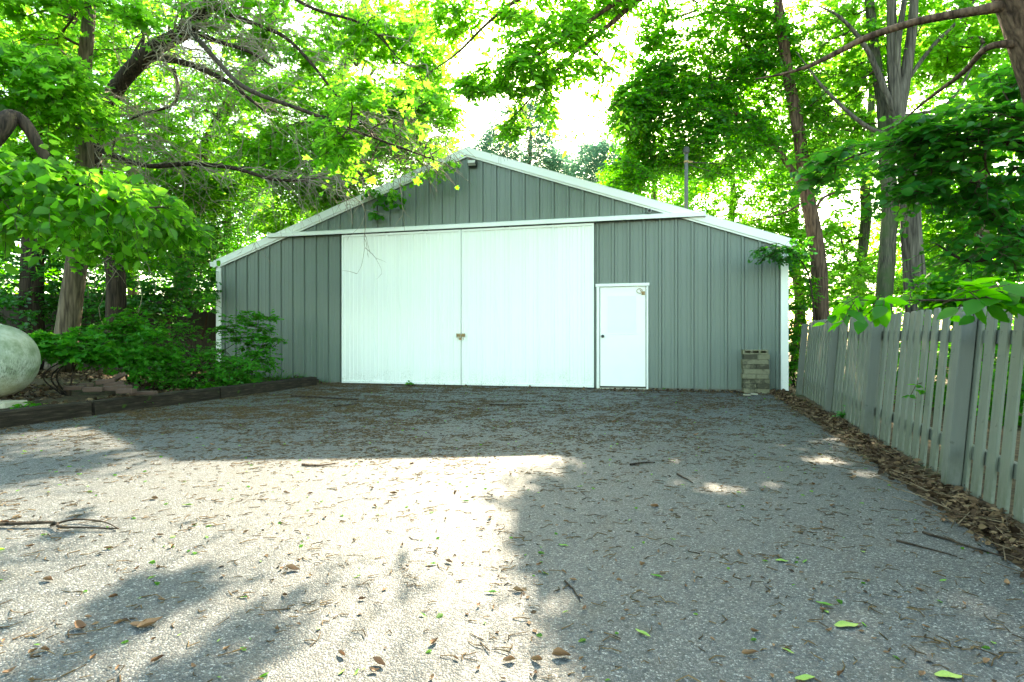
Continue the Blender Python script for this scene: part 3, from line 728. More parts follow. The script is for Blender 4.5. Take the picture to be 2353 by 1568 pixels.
def branchmesh(name, buf, par, base, r0=.0045, rmax=.09):
    m = len(buf); cnt = np.zeros(m)
    haschild = np.zeros(m, bool)
    for i in range(m - 1, base - 1, -1):
        if not haschild[i]: cnt[i] += 1
        if par[i] >= 0: cnt[par[i]] += cnt[i]; haschild[par[i]] = True
    r = np.minimum(r0 * np.sqrt(np.maximum(cnt, 1)) ** 1.05, rmax)
    idx = np.arange(base, m); p = par[base:]; ok = p >= 0; idx, p = idx[ok], p[ok]
    rp = np.where(p < base, np.minimum(r[idx] * 1.15, rmax), np.minimum(r[p], r[idx] * 1.6))
    return strips(name, buf[p], buf[idx], rp, r[idx], 5)
def sprays(seeds, ctr, ntw, nl, L, size, droop=.25, flat=.75, rng=RNG, hang=.25, zs=.4):
    N = len(seeds); out = unit(seeds - ctr); out[:, 2] *= .4
    d = out[:, None, :] * .7 + rng.normal(size=(N, ntw, 3)) * np.array([1, 1, zs]); d[:, :, 2] -= droop * .5; d = unit(d)
    Ls = L * (.6 + .7 * rng.random((N, ntw, 1)))
    s = (np.arange(nl) + .5 + rng.random((N, ntw, nl)) * .6) / nl
    pos = seeds[:, None, None] + d[:, :, None] * (Ls * s)[..., None]
    pos[..., 2] -= droop * (Ls * s * s)
    hz = np.stack([-d[..., 1], d[..., 0], np.zeros_like(d[..., 0])], -1); hz = unit(hz)
    sg = np.where(np.arange(nl) % 2 == 0, 1.0, -1.0)[None, None, :, None]
    ax = d[:, :, None] * .55 + hz[:, :, None] * sg * (.9) + rng.normal(size=pos.shape) * .28; ax[..., 2] -= hang
    nr = np.array([0, 0, flat]) + rng.normal(size=pos.shape) * .42
    sz = size * (.45 + .85 * rng.random(pos.shape[:3]))
    A = np.repeat(seeds[:, None], ntw, 1); B = seeds[:, None] + d * Ls; B = B.copy(); B[..., 2] -= droop * Ls[..., 0]
    Mid = (A + B) / 2; Mid[..., 2] += droop * Ls[..., 0] * .25
    return pos.reshape(-1, 3), ax.reshape(-1, 3), nr.reshape(-1, 3), sz.ravel(), np.concatenate([A, Mid]).reshape(-1, 3), np.concatenate([Mid, B]).reshape(-1, 3)

# leaf and bark materials
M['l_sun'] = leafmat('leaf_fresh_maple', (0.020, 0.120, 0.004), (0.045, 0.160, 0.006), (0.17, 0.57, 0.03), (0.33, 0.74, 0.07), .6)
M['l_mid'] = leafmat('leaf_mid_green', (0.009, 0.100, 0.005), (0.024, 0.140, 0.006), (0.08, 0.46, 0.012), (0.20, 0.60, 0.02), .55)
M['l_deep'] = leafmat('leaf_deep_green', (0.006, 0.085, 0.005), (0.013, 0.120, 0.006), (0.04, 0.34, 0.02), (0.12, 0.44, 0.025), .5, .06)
M['l_shrub'] = leafmat('leaf_shrub_green', (0.020, 0.160, 0.012), (0.050, 0.230, 0.018), (0.08, 0.42, 0.02), (0.18, 0.55, 0.03), .4)  # lighter copy of mid green; colour stands in for light on shaded shrubs
M['l_haze'] = leafmat('leaf_haze_tint', (0.05, 0.16, 0.10), (0.08, 0.19, 0.12), (0.085, 0.25, 0.17), (0.15, 0.31, 0.18), .55)  # distance haze and glare put into the leaf colour as a pale tint
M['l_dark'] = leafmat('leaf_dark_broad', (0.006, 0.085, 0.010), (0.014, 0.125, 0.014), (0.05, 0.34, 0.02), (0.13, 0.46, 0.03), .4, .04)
M['bark'] = barkmat('furrowed_brown_bark', (0.035, 0.026, 0.018), (0.20, 0.155, 0.11))
M['bark_red'] = barkmat('reddish_furrowed_bark', (0.030, 0.018, 0.012), (0.17, 0.11, 0.075), 20)
M['bark_grey'] = barkmat('pale_grey_bark', (0.030, 0.027, 0.022), (0.145, 0.13, 0.105), 14)
M['bark_moss'] = barkmat('mossy_bark', (0.025, 0.025, 0.018), (0.13, 0.12, 0.09), 24, .6, (0.05, 0.075, 0.03))
M['bark_dark'] = barkmat('dark_bark', (0.012, 0.009, 0.007), (0.07, 0.05, 0.035), 18)
M['twig'] = simple('bare_grey_twig', (0.25, 0.215, 0.16), .9, .4, 20)
M['twig_d'] = simple('brown_twig', (0.060, 0.042, 0.028), .9, .4, 20)

LEAFCOUNT = 0
def B(u, v, Y, ru, rv, ry, n): return (P(u, v, Y), (ru / F * Y, ry, rv / F * Y), n)
def tree(name, label, cat, base, trunks, blobs, leaf='dia', mat='l_mid', bark='bark', size=.11, ntw=4, nl=7, L=.45, droop=.25, gap=.42, gs=.75,
         hang=.25, cull=True, r0=.0045, jit=.10, extra_nodes=(), flat=.75, twigs=True, sides=14, bmat='twig_d', zs=.4, wob=.12):
    global LEAFCOUNT
    base = np.asarray(base, float); t = thing(name, label, cat, base)
    nodes = []
    if trunks:
        mb = MB()
        for q, (pts, rad) in enumerate(trunks):
            sp = smoothpath(pts, 7); rr = np.interp(np.linspace(0, 1, len(sp)), np.linspace(0, 1, len(rad)), rad)
            mb.tube(sp, rr, sides if max(rad) > .05 else 7, jit=jit, seed=q * 3.1 + base[0])
            nodes += list(sp[len(sp) // (3 if q == 0 else 8):])
        mb.build('trunk', M[bark], t, base, smooth=True)
    nodes += [np.asarray(q, float) for q in extra_nodes]
    if not blobs: return t
    S = blobseeds(blobs, gap, gs)
    if cull == 'soft': S = S[softcull(S) | (RNG.random(len(S)) < .5)]
    elif cull: S = S[patchcull(S)]
    S = S[S[:, 2] > .05]
    ctr = np.mean(S, 0)
    buf, par, b0 = attach(nodes if nodes else [base], S, wob=wob)
    bm_ = branchmesh('branches', buf, par, b0, r0)
    o = link('branches', bm_, M[bmat], t); o.location = -base
    pos, ax, nr, sz, A, Bq = sprays(S, ctr, ntw, nl, L, size, droop, flat, hang=hang, zs=zs)
    k = np.ones(len(pos), bool)
    if cull == 'soft': k = softcull(pos)
    elif cull: k = patchcull(pos)
    k &= pos[:, 2] > -.05
    fd = fdist(pos[:, 0], pos[:, 1]); tt = (pos[:, 0] - O_[0]) * E_[0] + (pos[:, 1] - O_[1]) * E_[1]
    k &= ~((fd < .12) & (fd > -17) & (np.abs(tt) < 6.36) & (pos[:, 2] < HP - SL * np.abs(tt) + .08))      # nothing grows through the barn
    o = link('crown', leafmesh('crown', leaf, pos[k], ax[k], nr[k], sz[k]), M[mat], t); o.location = -base
    LEAFCOUNT += int(k.sum())
    if twigs:
        o = link('twigs', strips('twigs', A, Bq, .0035, .0022, 3), M[bmat], t); o.location = -base
    return t
# ================================================================== trees on the left
b = P(150, 800, 9.5); b[2] = .15
tree('maple_tree', 'maple with a straight furrowed brown trunk standing right behind the white tank', 'tree', b,
     [([P(140, 850, 9.5), P(152, 780, 9.5), P(168, 660, 9.5), P(185, 540, 9.5), P(195, 400, 9.4), P(190, 220, 9.3), P(205, 20, 9.2), P(215, -220, 9.2)], [.24, .185, .165, .155, .14, .12, .09, .05])],
     [B(60, 200, 8.0, 170, 90, .8, 130), B(40, 380, 8.2, 130, 80, .8, 70), B(250, 520, 8.6, 160, 40, .6, 60), B(100, 30, 8.8, 220, 90, .9, 130), B(330, 50, 9.8, 110, 60, .5, 45), B(60, -250, 9.3, 300, 180, 1.6, 27)],
     'maple', 'l_sun', 'bark', size=.115, ntw=4, nl=8, L=.45, droop=.35, gap=.38)
b = P(20, 560, 6.3); bb = np.array([-6.9, 5.4, .2])
tree('chestnut_tree', 'broad leaved tree reaching in from the left edge with large drooping leaves above the tank', 'tree', bb,
     [([bb, bb + [.1, .1, 1.6], P(-40, 330, 5.8), P(40, 270, 6.0), P(120, 380, 6.1), P(210, 440, 6.2), P(300, 470, 6.3)], [.2, .17, .12, .07, .045, .028, .012])],
     [B(110, 450, 6.2, 160, 60, .7, 44), B(240, 445, 6.4, 130, 45, .6, 26), B(30, 400, 6.0, 110, 60, .6, 22), B(390, 510, 7.2, 60, 26, .35, 16), B(60, 500, 6.0, 120, 40, .5, 9), B(330, 440, 6.9, 70, 30, .4, 14)],
     'ovate', 'l_sun', 'bark_dark', size=.135, ntw=4, nl=6, L=.42, droop=.45, gap=.38, gs=1.6, hang=.7, flat=.4, cull=True)
# the old leaning tree with bare hanging twigs
YB = 10.6
tb = P(262, 800, 11.0); tb[2] = .15
limb = [P(262, 840, 11.2), P(266, 640, 11.1), P(236, 500, 11.0), P(215, 400, 10.9), P(216, 330, 10.8), P(236, 262, 10.7), P(280, 187, 10.6), P(350, 115, 10.5), P(433, 66, 10.4), P(482, 0, 10.4), P(510, -120, 10.5), P(560, -300, 10.6)]
sub = [([P(352, 130, 10.5), P(440, 150, 10.3), P(520, 187, 10.1), P(570, 225, 10.0), P(620, 266, 9.9)], [.06, .05, .042, .03, .01]),
       ([P(440, 70, 10.4), P(500, 95, 10.2), P(567, 117, 10.1), P(640, 160, 10.0)], [.05, .04, .03, .008]),
       ([P(483, 15, 10.4), P(570, 50, 10.3), P(650, 83, 10.2), P(710, 140, 10.1), P(790, 240, 10.0), P(850, 300, 9.9)], [.05, .042, .035, .028, .02, .006]),
       ([P(216, 340, 10.8), P(330, 380, 10.4), P(433, 377, 10.3), P(533, 386, 10.2), P(633, 413, 10.1), P(720, 410, 10.1), P(800, 388, 10.0)], [.055, .045, .04, .036, .032, .022, .006]),
       ([P(400, 160, 10.4), P(410, 215, 10.2), P(390, 245, 10.2), P(330, 262, 10.1), P(272, 295, 10.0), P(256, 370, 10.0)], [.035, .03, .026, .022, .016, .006]),
       ([P(300, 170, 10.6), P(330, 90, 10.5), P(312, 30, 10.5), P(330, -40, 10.5)], [.035, .028, .022, .015]),
       ([P(410, 75, 10.4), P(425, 20, 10.4), P(440, -60, 10.4)], [.04, .035, .02]),
       ([P(260, 230, 10.7), P(320, 100, 10.9), P(370, 40, 11.0)], [.03, .022, .008]),
       ([P(433, 66, 10.4), P(490, 130, 9.2), P(560, 200, 8.0), P(700, 255, 7.4), P(840, 310, 7.3), P(950, 350, 7.2), P(1030, 380, 7.2)], [.05, .04, .034, .026, .018, .012, .004]),
       ([P(500, -20, 10.4), P(600, -40, 10.3), P(720, 20, 10.1), P(840, 60, 10.0), P(930, 150, 9.9)], [.05, .04, .03, .02, .006])]
nodes_sub = []
LT = tree('leaning_tree', 'old dark leaning tree with a curved limb and a curtain of bare hanging twigs', 'tree', tb,
     [(limb, [.20, .17, .165, .16, .155, .15, .145, .14, .125, .115, .10, .06])] + sub,
     [B(960, 345, 7.2, 85, 42, .35, 40), B(870, 305, 7.3, 110, 55, .45, 44), B(790, 350, 7.3, 80, 40, .3, 16), B(990, 385, 7.15, 50, 16, .2, 12), B(900, 230, 7.4, 120, 60, .4, 30), B(1010, 330, 7.2, 45, 40, .3, 14), B(600, 50, 10.9, 260, 90, .8, 110), B(420, -200, 10.6, 330, 110, 1.5, 32), B(850, 150, 10.4, 190, 130, .6, 130), B(690, 320, 10.8, 200, 80, .4, 60), B(945, 335, 10.75, 105, 62, .45, 110), B(860, 395, 10.8, 90, 35, .3, 40)], 'maple', 'l_sun', 'bark_dark', size=.105, ntw=4, nl=7, L=.36, gap=.40, droop=.3, cull='soft')
# bare hanging twigs: long drooping strands with side twigs, grown from the limb and its boughs
rg = np.random.default_rng(5); A_, B_, ra_, rb_ = [], [], [], []
def strand(p, d, L, r, depth=0, sag=.9):
    n = max(4, int(L / .09)); d = np.array(d, float); prev = np.array(p, float)
    for k in range(n):
        d = d + rg.normal(size=3) * .16 + np.array([0, 0, -sag * .07]); d /= np.linalg.norm(d)
        q = prev + d * L / n; t0, t1 = k / n, (k + 1) / n
        if q[2] < 1.0: break
        A_.append(prev); B_.append(q); ra_.append(r * (1 - .75 * t0)); rb_.append(r * (1 - .75 * t1))
        if depth < 2 and rg.random() < (.34 if depth == 0 else .22):
            sd = d * .6 + rg.normal(size=3) * .55; strand(q, sd / np.linalg.norm(sd), L * (.18 + .3 * rg.random()) * (1 - t0 * .5), r * .6, depth + 1, sag)
        prev = q
lp = smoothpath(limb, 8); boughs = [smoothpath(s_[0], 8) for s_ in sub]
for k in range(90):
    p = lp[rg.integers(24, 72)]; d = np.array([.75 * rg.random() + .1, -.5 + .6 * rg.random(), .1 + .3 * rg.random()]); strand(p, d, 1.3 + 1.8 * rg.random(), .013)
for bi, cnt in ((0, 22), (1, 14), (2, 26), (3, 34), (4, 22), (9, 12)):
    for k in range(cnt):
        p = boughs[bi][rg.integers(3, len(boughs[bi]))]; d = np.array([.6 * rg.random() + .1, -.5 + .7 * rg.random(), .0 + .2 * rg.random()]); strand(p, d, .8 + 1.5 * rg.random(), .010)
for u, v, Y in ((600, 470, 10.9), (650, 455, 10.8), (560, 500, 11.1), (700, 430, 10.7), (520, 520, 11.3), (590, 440, 10.9)):   # over the barn's left corner
    for k in range(4):
        strand(P(u + rg.normal() * 20, v - 40, Y), (.45, -.35, -.25), .7 + .7 * rg.random(), .006)
for u, v, Y in ((300, 520, 10.2), (330, 500, 10.1), (285, 540, 10.3), (345, 560, 10.2), (275, 500, 10.2)):
    strand(P(u, v, Y), (.1, -.2, -.6), 1.2 + .6 * rg.random(), .014, 0, 1.4)
o = link('bare_twigs', strips('bare_twigs', A_, B_, np.array(ra_), np.array(rb_), 4), M['twig'], LT); o.location = -tb; o['label'] = 'bare grey hanging dead twigs'
b = P(70, 800, 12.5); b[2] = .2
tree('maple_tree', 'tall dark trunked maple seen in the gap above the tank at far left', 'tree', b,
     [([P(70, 850, 12.5), P(75, 560, 12.5), P(84, 400, 12.5), P(90, 300, 12.5), P(110, 150, 12.5), P(160, 40, 12.4), P(210, -60, 12.3), P(260, -250, 12)], [.25, .2, .19, .18, .15, .14, .1, .06])],
     [B(150, 200, 13.4, 260, 180, 1.4, 220), B(-60, 200, 12.5, 200, 220, 1.5, 150), B(330, 420, 13.6, 200, 110, 1.0, 110), B(60, 480, 13.5, 260, 90, 1.0, 120), B(130, -200, 12.6, 420, 200, 2, 30)],
     'dia', 'l_sun', 'bark_dark', size=.11, ntw=5, nl=10, L=.5, gap=.36)
b = P(420, 700, 15.2); b[2] = .1
tree('maple_tree', 'sunlit yellow green maple rising behind the left roof slope', 'tree', b,
     [([P(420, 820, 15.2), P(425, 600, 15.2), P(440, 420, 15.1), P(520, 250, 15), P(620, 60, 14.8), P(660, -150, 14.8)], [.3, .24, .2, .16, .12, .06]), ([P(440, 430, 15.1), P(600, 330, 14.2), P(760, 260, 13.6), P(900, 240, 13.2)], [.13, .1, .06, .02])],
     [B(560, 270, 14.0, 250, 180, 1.5, 430), B(780, 170, 13.6, 230, 190, 1.2, 400), B(900, 310, 13.0, 130, 100, .8, 150), B(400, 80, 14.2, 220, 120, 1.2, 200), B(440, 470, 14.6, 220, 90, 1.2, 230), B(810, 420, 13.0, 120, 65, .7, 170), B(660, 480, 14.0, 120, 60, .8, 140), B(960, 290, 12.8, 90, 90, .6, 90), B(680, 370, 13.2, 170, 70, .8, 170), B(700, -60, 13.8, 380, 130, 1.6, 37)],
     'dia', 'l_sun', 'bark', size=.105, ntw=5, nl=12, L=.5, gap=.30)
b = P(560, 560, 21); b[2] = 0
tree('maple_tree', 'bright maple farther back whose crown leans over the ridge from the left', 'tree', b,
     [([P(700, 840, 21), P(720, 500, 20), P(760, 250, 18.5), P(840, 0, 17.5), P(860, -200, 17)], [.3, .25, .2, .12, .05])],
     [B(890, 150, 16.5, 150, 190, 1.2, 330), B(960, 300, 15.4, 90, 100, .8, 140), B(700, 100, 17.5, 320, 200, 1.8, 360)],
     'dia', 'l_sun', 'bark', size=.115, ntw=5, nl=12, L=.6, gap=.30)
# bough that hangs in front of the gable
for (u, v, Y, lb, n) in ((875, 460, 10.95, 'dark leafy vine clinging to the left of the grey gable below the rake trim', 1),):
    p = P(u, v, 11.5); cc = fac(u, v)
    c = O_ + E_ * cc[0] + N_ * .16 + np.array([0, 0, cc[1]])
    S = [c + E_ * a + np.array([0, 0, h]) for a, h in ((-.15, .12), (.05, .1), (.2, .02), (.02, -.1), (-.02, -.28), (.05, -.38), (.48, 0), (.5, -.18), (-.1, .2), (.25, .1))]
    S = np.array(S); t = thing('climbing_vine', lb, 'vine', c)
    pos, ax, nr, sz, A, Bq = sprays(S, c, 3, 4, .13, .14, .5, .1, hang=.8); nr = N_[None] + RNG.normal(size=nr.shape) * .35
    pos = pos + N_ * np.maximum(.08 - fdist(pos[:, 0], pos[:, 1]), 0)[:, None]
    o = link('leaves', leafmesh('leaves', 'ovate', pos, ax, nr, sz), M['l_mid'], t); o.location = -c
    mb = MB(); top = c + np.array([0, 0, .4]); mb.tube(smoothpath([top - E_ * .3, c + [0, 0, .1], c - [0, 0, .1], c - [0, 0, .38]], 5), .006, 5); mb.tube(smoothpath([c + [0, 0, .1], c + E_ * .25, c + E_ * .5 - [0, 0, .18]], 5), .005, 5); mb.build('stem', M['twig_d'], t, c)

# ================================================================== trees on the right
b = P(1885, 800, 12); b[2] = 0
t1 = [P(1892, 860, 12), P(1886, 720, 12), P(1880, 600, 12), P(1868, 520, 12), P(1852, 430, 12), P(1835, 300, 11.9), P(1812, 180, 11.9), P(1796, 60, 11.8), P(1778, -60, 11.8), P(1740, -300, 11.7)]
tree('locust_tree', 'slender reddish brown locust leaning left beside the right end of the barn, forked halfway', 'tree', b,
     [(t1, [.22, .17, .16, .155, .145, .125, .115, .10, .08, .05]), ([P(1862, 455, 12), P(1835, 415, 12), P(1790, 350, 12), P(1735, 290, 12.1), P(1690, 262, 12.2), P(1600, 255, 12.3), P(1520, 270, 12.4)], [.075, .07, .06, .055, .045, .03, .01]),
      ([P(1735, 290, 12.1), P(1700, 230, 12.3), P(1660, 180, 12.3)], [.035, .025, .008]), ([P(1812, 100, 11.9), P(1770, 40, 12), P(1700, 15, 12), P(1600, 5, 12.2)], [.05, .04, .03, .01]),
      ([P(1862, 455, 12), P(1800, 490, 12), P(1720, 510, 12)], [.03, .02, .006]), ([P(1868, 500, 12), P(1900, 450, 12), P(2010, 430, 12.2)], [.035, .03, .012])],
     [B(1455, 270, 12.2, 50, 90, .7, 90), B(1450, 400, 12.2, 50, 50, .5, 50), B(1550, 250, 12.4, 125, 110, .9, 300), B(1630, 110, 12.4, 170, 110, 1.0, 300), B(1660, 330, 12.2, 130, 80, .8, 190), B(1530, 340, 12.5, 80, 50, .6, 90), B(1760, 200, 12.8, 110, 130, .9, 150), B(1600, -120, 12.3, 220, 150, 1.5, 160), B(1750, -330, 12, 350, 200, 2.0, 105), B(1500, 60, 12.6, 60, 60, .5, 40),
      B(1900, -100, 12.5, 240, 150, 1.5, 65)],
     'dia', 'l_mid', 'bark_red', size=.085, ntw=6, nl=11, L=.45, gap=.33, gs=1.1, zs=.25)
b = P(2035, 800, 11.2); b[2] = 0
tree('ash_tree', 'straight mossy dark trunk standing close left of the pale thick trunk behind the fence', 'tree', b,
     [([P(2028, 860, 11.2), P(2030, 720, 11.2), P(2040, 560, 11.2), P(2046, 480, 11.2), P(2040, 400, 11.3), P(2030, 260, 11.4), P(2010, 120, 11.5), P(1990, -60, 11.5), P(1960, -250, 11.5)], [.2, .155, .15, .16, .145, .12, .10, .08, .05])],
     [B(1900, 130, 12.2, 190, 150, 1.0, 160), B(1960, 330, 12, 150, 70, .7, 90), B(2000, -200, 11.8, 300, 160, 1.8, 75)], 'dia', 'l_sun', 'bark_moss', size=.095, ntw=4, nl=10, L=.45, gap=.42)
b = P(2108, 800, 11.0); b[2] = 0
tree('tulip_tree', 'thickest pale grey trunk behind the fence splitting into several upright stems', 'tree', b,
     [([P(2122, 860, 11), P(2108, 720, 11), P(2096, 560, 11), P(2088, 420, 11), P(2076, 330, 11), P(2062, 250, 11), P(2052, 150, 11), P(2048, 0, 11), P(2040, -250, 11)], [.26, .20, .185, .17, .15, .13, .10, .08, .04]),
      ([P(2066, 260, 11), P(2085, 150, 11), P(2098, 40, 11), P(2104, -120, 11)], [.12, .10, .085, .05]), ([P(2070, 300, 11), P(2030, 200, 11), P(1990, 110, 11), P(1930, 40, 11), P(1870, 10, 11.2)], [.07, .06, .045, .03, .01]),
      ([P(2074, 200, 11), P(2140, 110, 11), P(2200, 50, 11), P(2240, 0, 11)], [.045, .04, .03, .02]), ([P(2066, 270, 11), P(2180, 235, 11), P(2260, 100, 11.2)], [.04, .03, .01]), ([P(2072, 320, 11), P(1990, 290, 11), P(1900, 210, 11.2), P(1830, 120, 11.4)], [.05, .04, .03, .01]),
      ([P(2064, 240, 11), P(2062, 120, 10.9), P(2078, 0, 10.8)], [.07, .06, .05])],
     [B(2060, 90, 11.8, 230, 110, .9, 150), B(2230, 60, 12, 170, 120, 1, 160), B(2150, -200, 11.5, 330, 160, 1.8, 90), B(1960, 220, 12, 150, 70, .7, 70)], 'maple', 'l_sun', 'bark_grey', size=.105, ntw=4, nl=7, L=.45, gap=.42)
b = P(1985, 780, 17); b[2] = 0
tree('ash_tree', 'thin trunk farther back between the slender locust and the mossy trunk', 'tree', b,
     [([P(1965, 830, 17), P(1975, 650, 17), P(1990, 500, 17), P(1988, 430, 17), P(2000, 300, 17), P(2005, 100, 17)], [.19, .15, .15, .14, .12, .06])],
     [B(1950, 430, 17, 190, 120, 1.4, 220), B(2080, 560, 17.5, 150, 110, 1.4, 180), B(1900, 600, 16, 110, 90, 1.0, 110)], 'dia', 'l_sun', 'bark_moss', size=.14, ntw=4, nl=8, L=.5, gap=.4)
# near tree at the right edge
nb = np.array([4.75, 4.25, -.1])
tk = [nb, np.array([4.6, 4.2, 1.2]), np.array([4.25, 4.1, 2.4]), P(2375, 60, 4.05), P(2335, -40, 4.05), P(2260, -260, 4.1), P(2150, -600, 4.2)]
tree('linden_tree', 'near dark trunk in the upper right corner with a long bare limb sweeping left', 'tree', nb,
     [(tk, [.26, .22, .19, .165, .155, .13, .08]),
      ([P(2320, 12, 4.05), P(2250, 25, 4.15), P(2170, 38, 4.3), P(2090, 55, 4.4), P(1990, 88, 4.6), P(1930, 118, 4.7), P(1860, 152, 4.9), P(1800, 170, 5.0), P(1735, 182, 5.1)], [.05, .036, .033, .03, .028, .024, .018, .012, .005]),
      ([P(2150, -600, 4.2), P(1860, -260, 6.0), P(1600, -90, 7.6), P(1467, 0, 8.0), P(1410, 50, 8.0), P(1345, 100, 8.0), P(1284, 157, 8.0), P(1220, 225, 8.0), P(1165, 285, 8.0)], [.08, .065, .05, .042, .036, .028, .022, .014, .005]),
      ([P(1860, -260, 6.0), P(1600, -100, 7.4), P(1427, 0, 7.8), P(1330, 65, 7.8), P(1234, 127, 7.8), P(1150, 160, 7.8), P(1084, 185, 7.8)], [.05, .04, .034, .026, .018, .012, .004]),
      ([P(1600, -100, 7.4), P(1320, -60, 8.0), P(1190, 0, 8.1), P(1117, 57, 8.1), P(1050, 123, 8.1), P(985, 168, 8.1)], [.04, .034, .028, .022, .016, .006]),
      ([P(2350, 100, 4.05), P(2270, 110, 4.2), P(2210, 170, 4.5), P(2130, 230, 4.9), P(2060, 290, 5.1)], [.035, .024, .02, .014, .004]),
      ([P(1345, 100, 8.0), P(1415, 165, 7.9), P(1465, 160, 7.9)], [.016, .010, .004]), ([P(1410, 160, 8), P(1390, 250, 8), P(1330, 320, 8)], [.010, .007, .003])],
     [B(1290, 110, 7.95, 140, 62, .5, 78), B(1180, 180, 7.9, 115, 42, .45, 52), B(1225, 250, 8.0, 60, 45, .4, 34), B(1390, 50, 7.9, 100, 60, .45, 40), B(1050, 30, 8.1, 70, 40, .4, 30), B(1270, 15, 8.1, 170, 36, .4, 60), B(1090, 200, 7.8, 45, 25, .25, 14), B(1370, 250, 8.0, 35, 70, .25, 14), B(1170, 300, 8.0, 40, 25, .25, 14), B(1500, -120, 7.5, 300, 90, .6, 40)],
     'lance', 'l_sun', 'bark_red', size=.12, ntw=4, nl=9, L=.34, gap=.3, droop=.35, flat=.8, hang=.3, bmat='twig_d', r0=.003, cull='soft')
nb2 = np.array([5.9, 5.6, -.1])
tree('linden_tree', 'dark broad leaved tree filling the right edge above the fence', 'tree', nb2,
     [([nb2, nb2 + [-.1, 0, 1.2], P(2420, 400, 5.5), P(2300, 330, 5.5), P(2180, 320, 5.5), P(2060, 330, 5.6), P(1960, 360, 5.7)], [.12, .1, .07, .04, .028, .018, .006]),
      ([P(2420, 420, 5.5), P(2330, 560, 5.4), P(2230, 600, 5.4), P(2150, 560, 5.5)], [.04, .028, .018, .006])],
     [B(2250, 310, 5.4, 160, 60, .5, 34), B(2100, 330, 5.5, 150, 50, .4, 26), B(1980, 380, 5.6, 90, 45, .3, 22), B(2310, 440, 5.4, 90, 60, .4, 20), B(2280, 570, 5.4, 100, 55, .3, 14), B(2330, 190, 5.3, 70, 70, .35, 16), B(2150, 420, 5.6, 110, 45, .3, 16)],
     'broad', 'l_dark', 'bark_dark', size=.088, ntw=5, nl=8, L=.42, gap=.34, droop=.2, flat=1.0, hang=.15, cull=False, zs=.15)
nb3 = np.array([3.6, 2.9, 0])
tree('redbud_tree', 'near branch of big round green leaves hanging over the fence top at right', 'tree', nb3,
     [([nb3, nb3 + [-.05, 0, .7], P(2480, 640, 3.05), P(2330, 680, 3.0), P(2200, 690, 3.05), P(2080, 690, 3.1), P(1960, 690, 3.15)], [.03, .024, .014, .011, .008, .006, .003])],
     [B(2210, 672, 3.05, 140, 12, .14, 11), B(2320, 665, 3.0, 50, 16, .12, 5), B(2010, 680, 3.12, 60, 8, .08, 4)],
     'ovate', 'l_mid', 'bark_dark', size=.115, ntw=2, nl=4, L=.18, gap=.2, droop=.35, flat=1.1, hang=.25, cull=False, r0=.002)
# ================================================================== trees farther away
far = [
 ('poplar_tree', 'poplar with pale haze-tinted leaves far off above the ridge', (1215, 330, 34), [(1215, 325, 34, 95, 80, 2.6, 330), (1135, 350, 34, 65, 45, 2, 120), (1290, 370, 36, 60, 40, 2, 110)], 'l_haze', .19),
 ('poplar_tree', 'rounded tree with haze-tinted leaves far off above the right roof slope', (1385, 380, 32), [(1385, 385, 32, 68, 62, 2.4, 300)], 'l_haze', .18),
 ('maple_tree', 'bright yellow green tree low behind the roof left of the mast', (1500, 420, 22), [(1500, 440, 22, 100, 60, 2, 260), (1430, 420, 21, 40, 40, 1, 60)], 'l_sun', .15),
 ('maple_tree', 'leafy maple behind the mast at the right roof end', (1680, 450, 19), [(1680, 440, 19, 150, 110, 1.8, 380), (1750, 560, 18.5, 110, 70, 1.4, 200)], 'l_sun', .15),
 ('maple_tree', 'sunlit maple crown beyond the slender locust', (1830, 330, 20), [(1830, 300, 20, 180, 160, 2, 420)], 'l_mid', .15),
 ('maple_tree', 'glowing maple in the opening between the trunks and the right edge', (2200, 520, 17), [(2190, 500, 16.5, 130, 120, 1.6, 330), (2300, 430, 16, 120, 150, 1.6, 300), (2230, 640, 15, 150, 60, 1.2, 220)], 'l_sun', .15),
 ('maple_tree', 'high bright maple crown over the right edge beyond the fence', (2260, 200, 15), [(2260, 220, 14.5, 160, 140, 1.4, 240), (2100, 160, 16, 180, 130, 1.4, 200)], 'l_sun', .14),
 ('maple_tree', 'pale sunlit maple in the far left wood behind the bare twigs', (300, 330, 20), [(350, 260, 19, 330, 260, 2.2, 560), (80, 280, 18, 240, 260, 2, 400)], 'l_sun', .16),
 ('maple_tree', 'leafy maple deep behind the left barn corner', (520, 500, 19), [(520, 480, 18.5, 200, 120, 1.8, 330), (330, 560, 17, 190, 70, 1.4, 200)], 'l_mid', .15),
]
for nm, lb, (u, v, Y), bl_, mt_, sz_ in far:
    b = P(u, 784, Y); b[2] = 0
    tree(nm, lb, 'tree', b, [([b, P(u + 8, 700, Y), P(u - 6, (v + 784) / 2, Y), P(u + 4, v, Y), P(u, v - 60, Y)], [.22, .19, .15, .11, .05])],
         [B(*q) for q in bl_], 'dia', mt_, 'bark', size=sz_ * .8, ntw=5, nl=11, L=.03 * Y, gap=.36, gs=.6, twigs=False, sides=8)
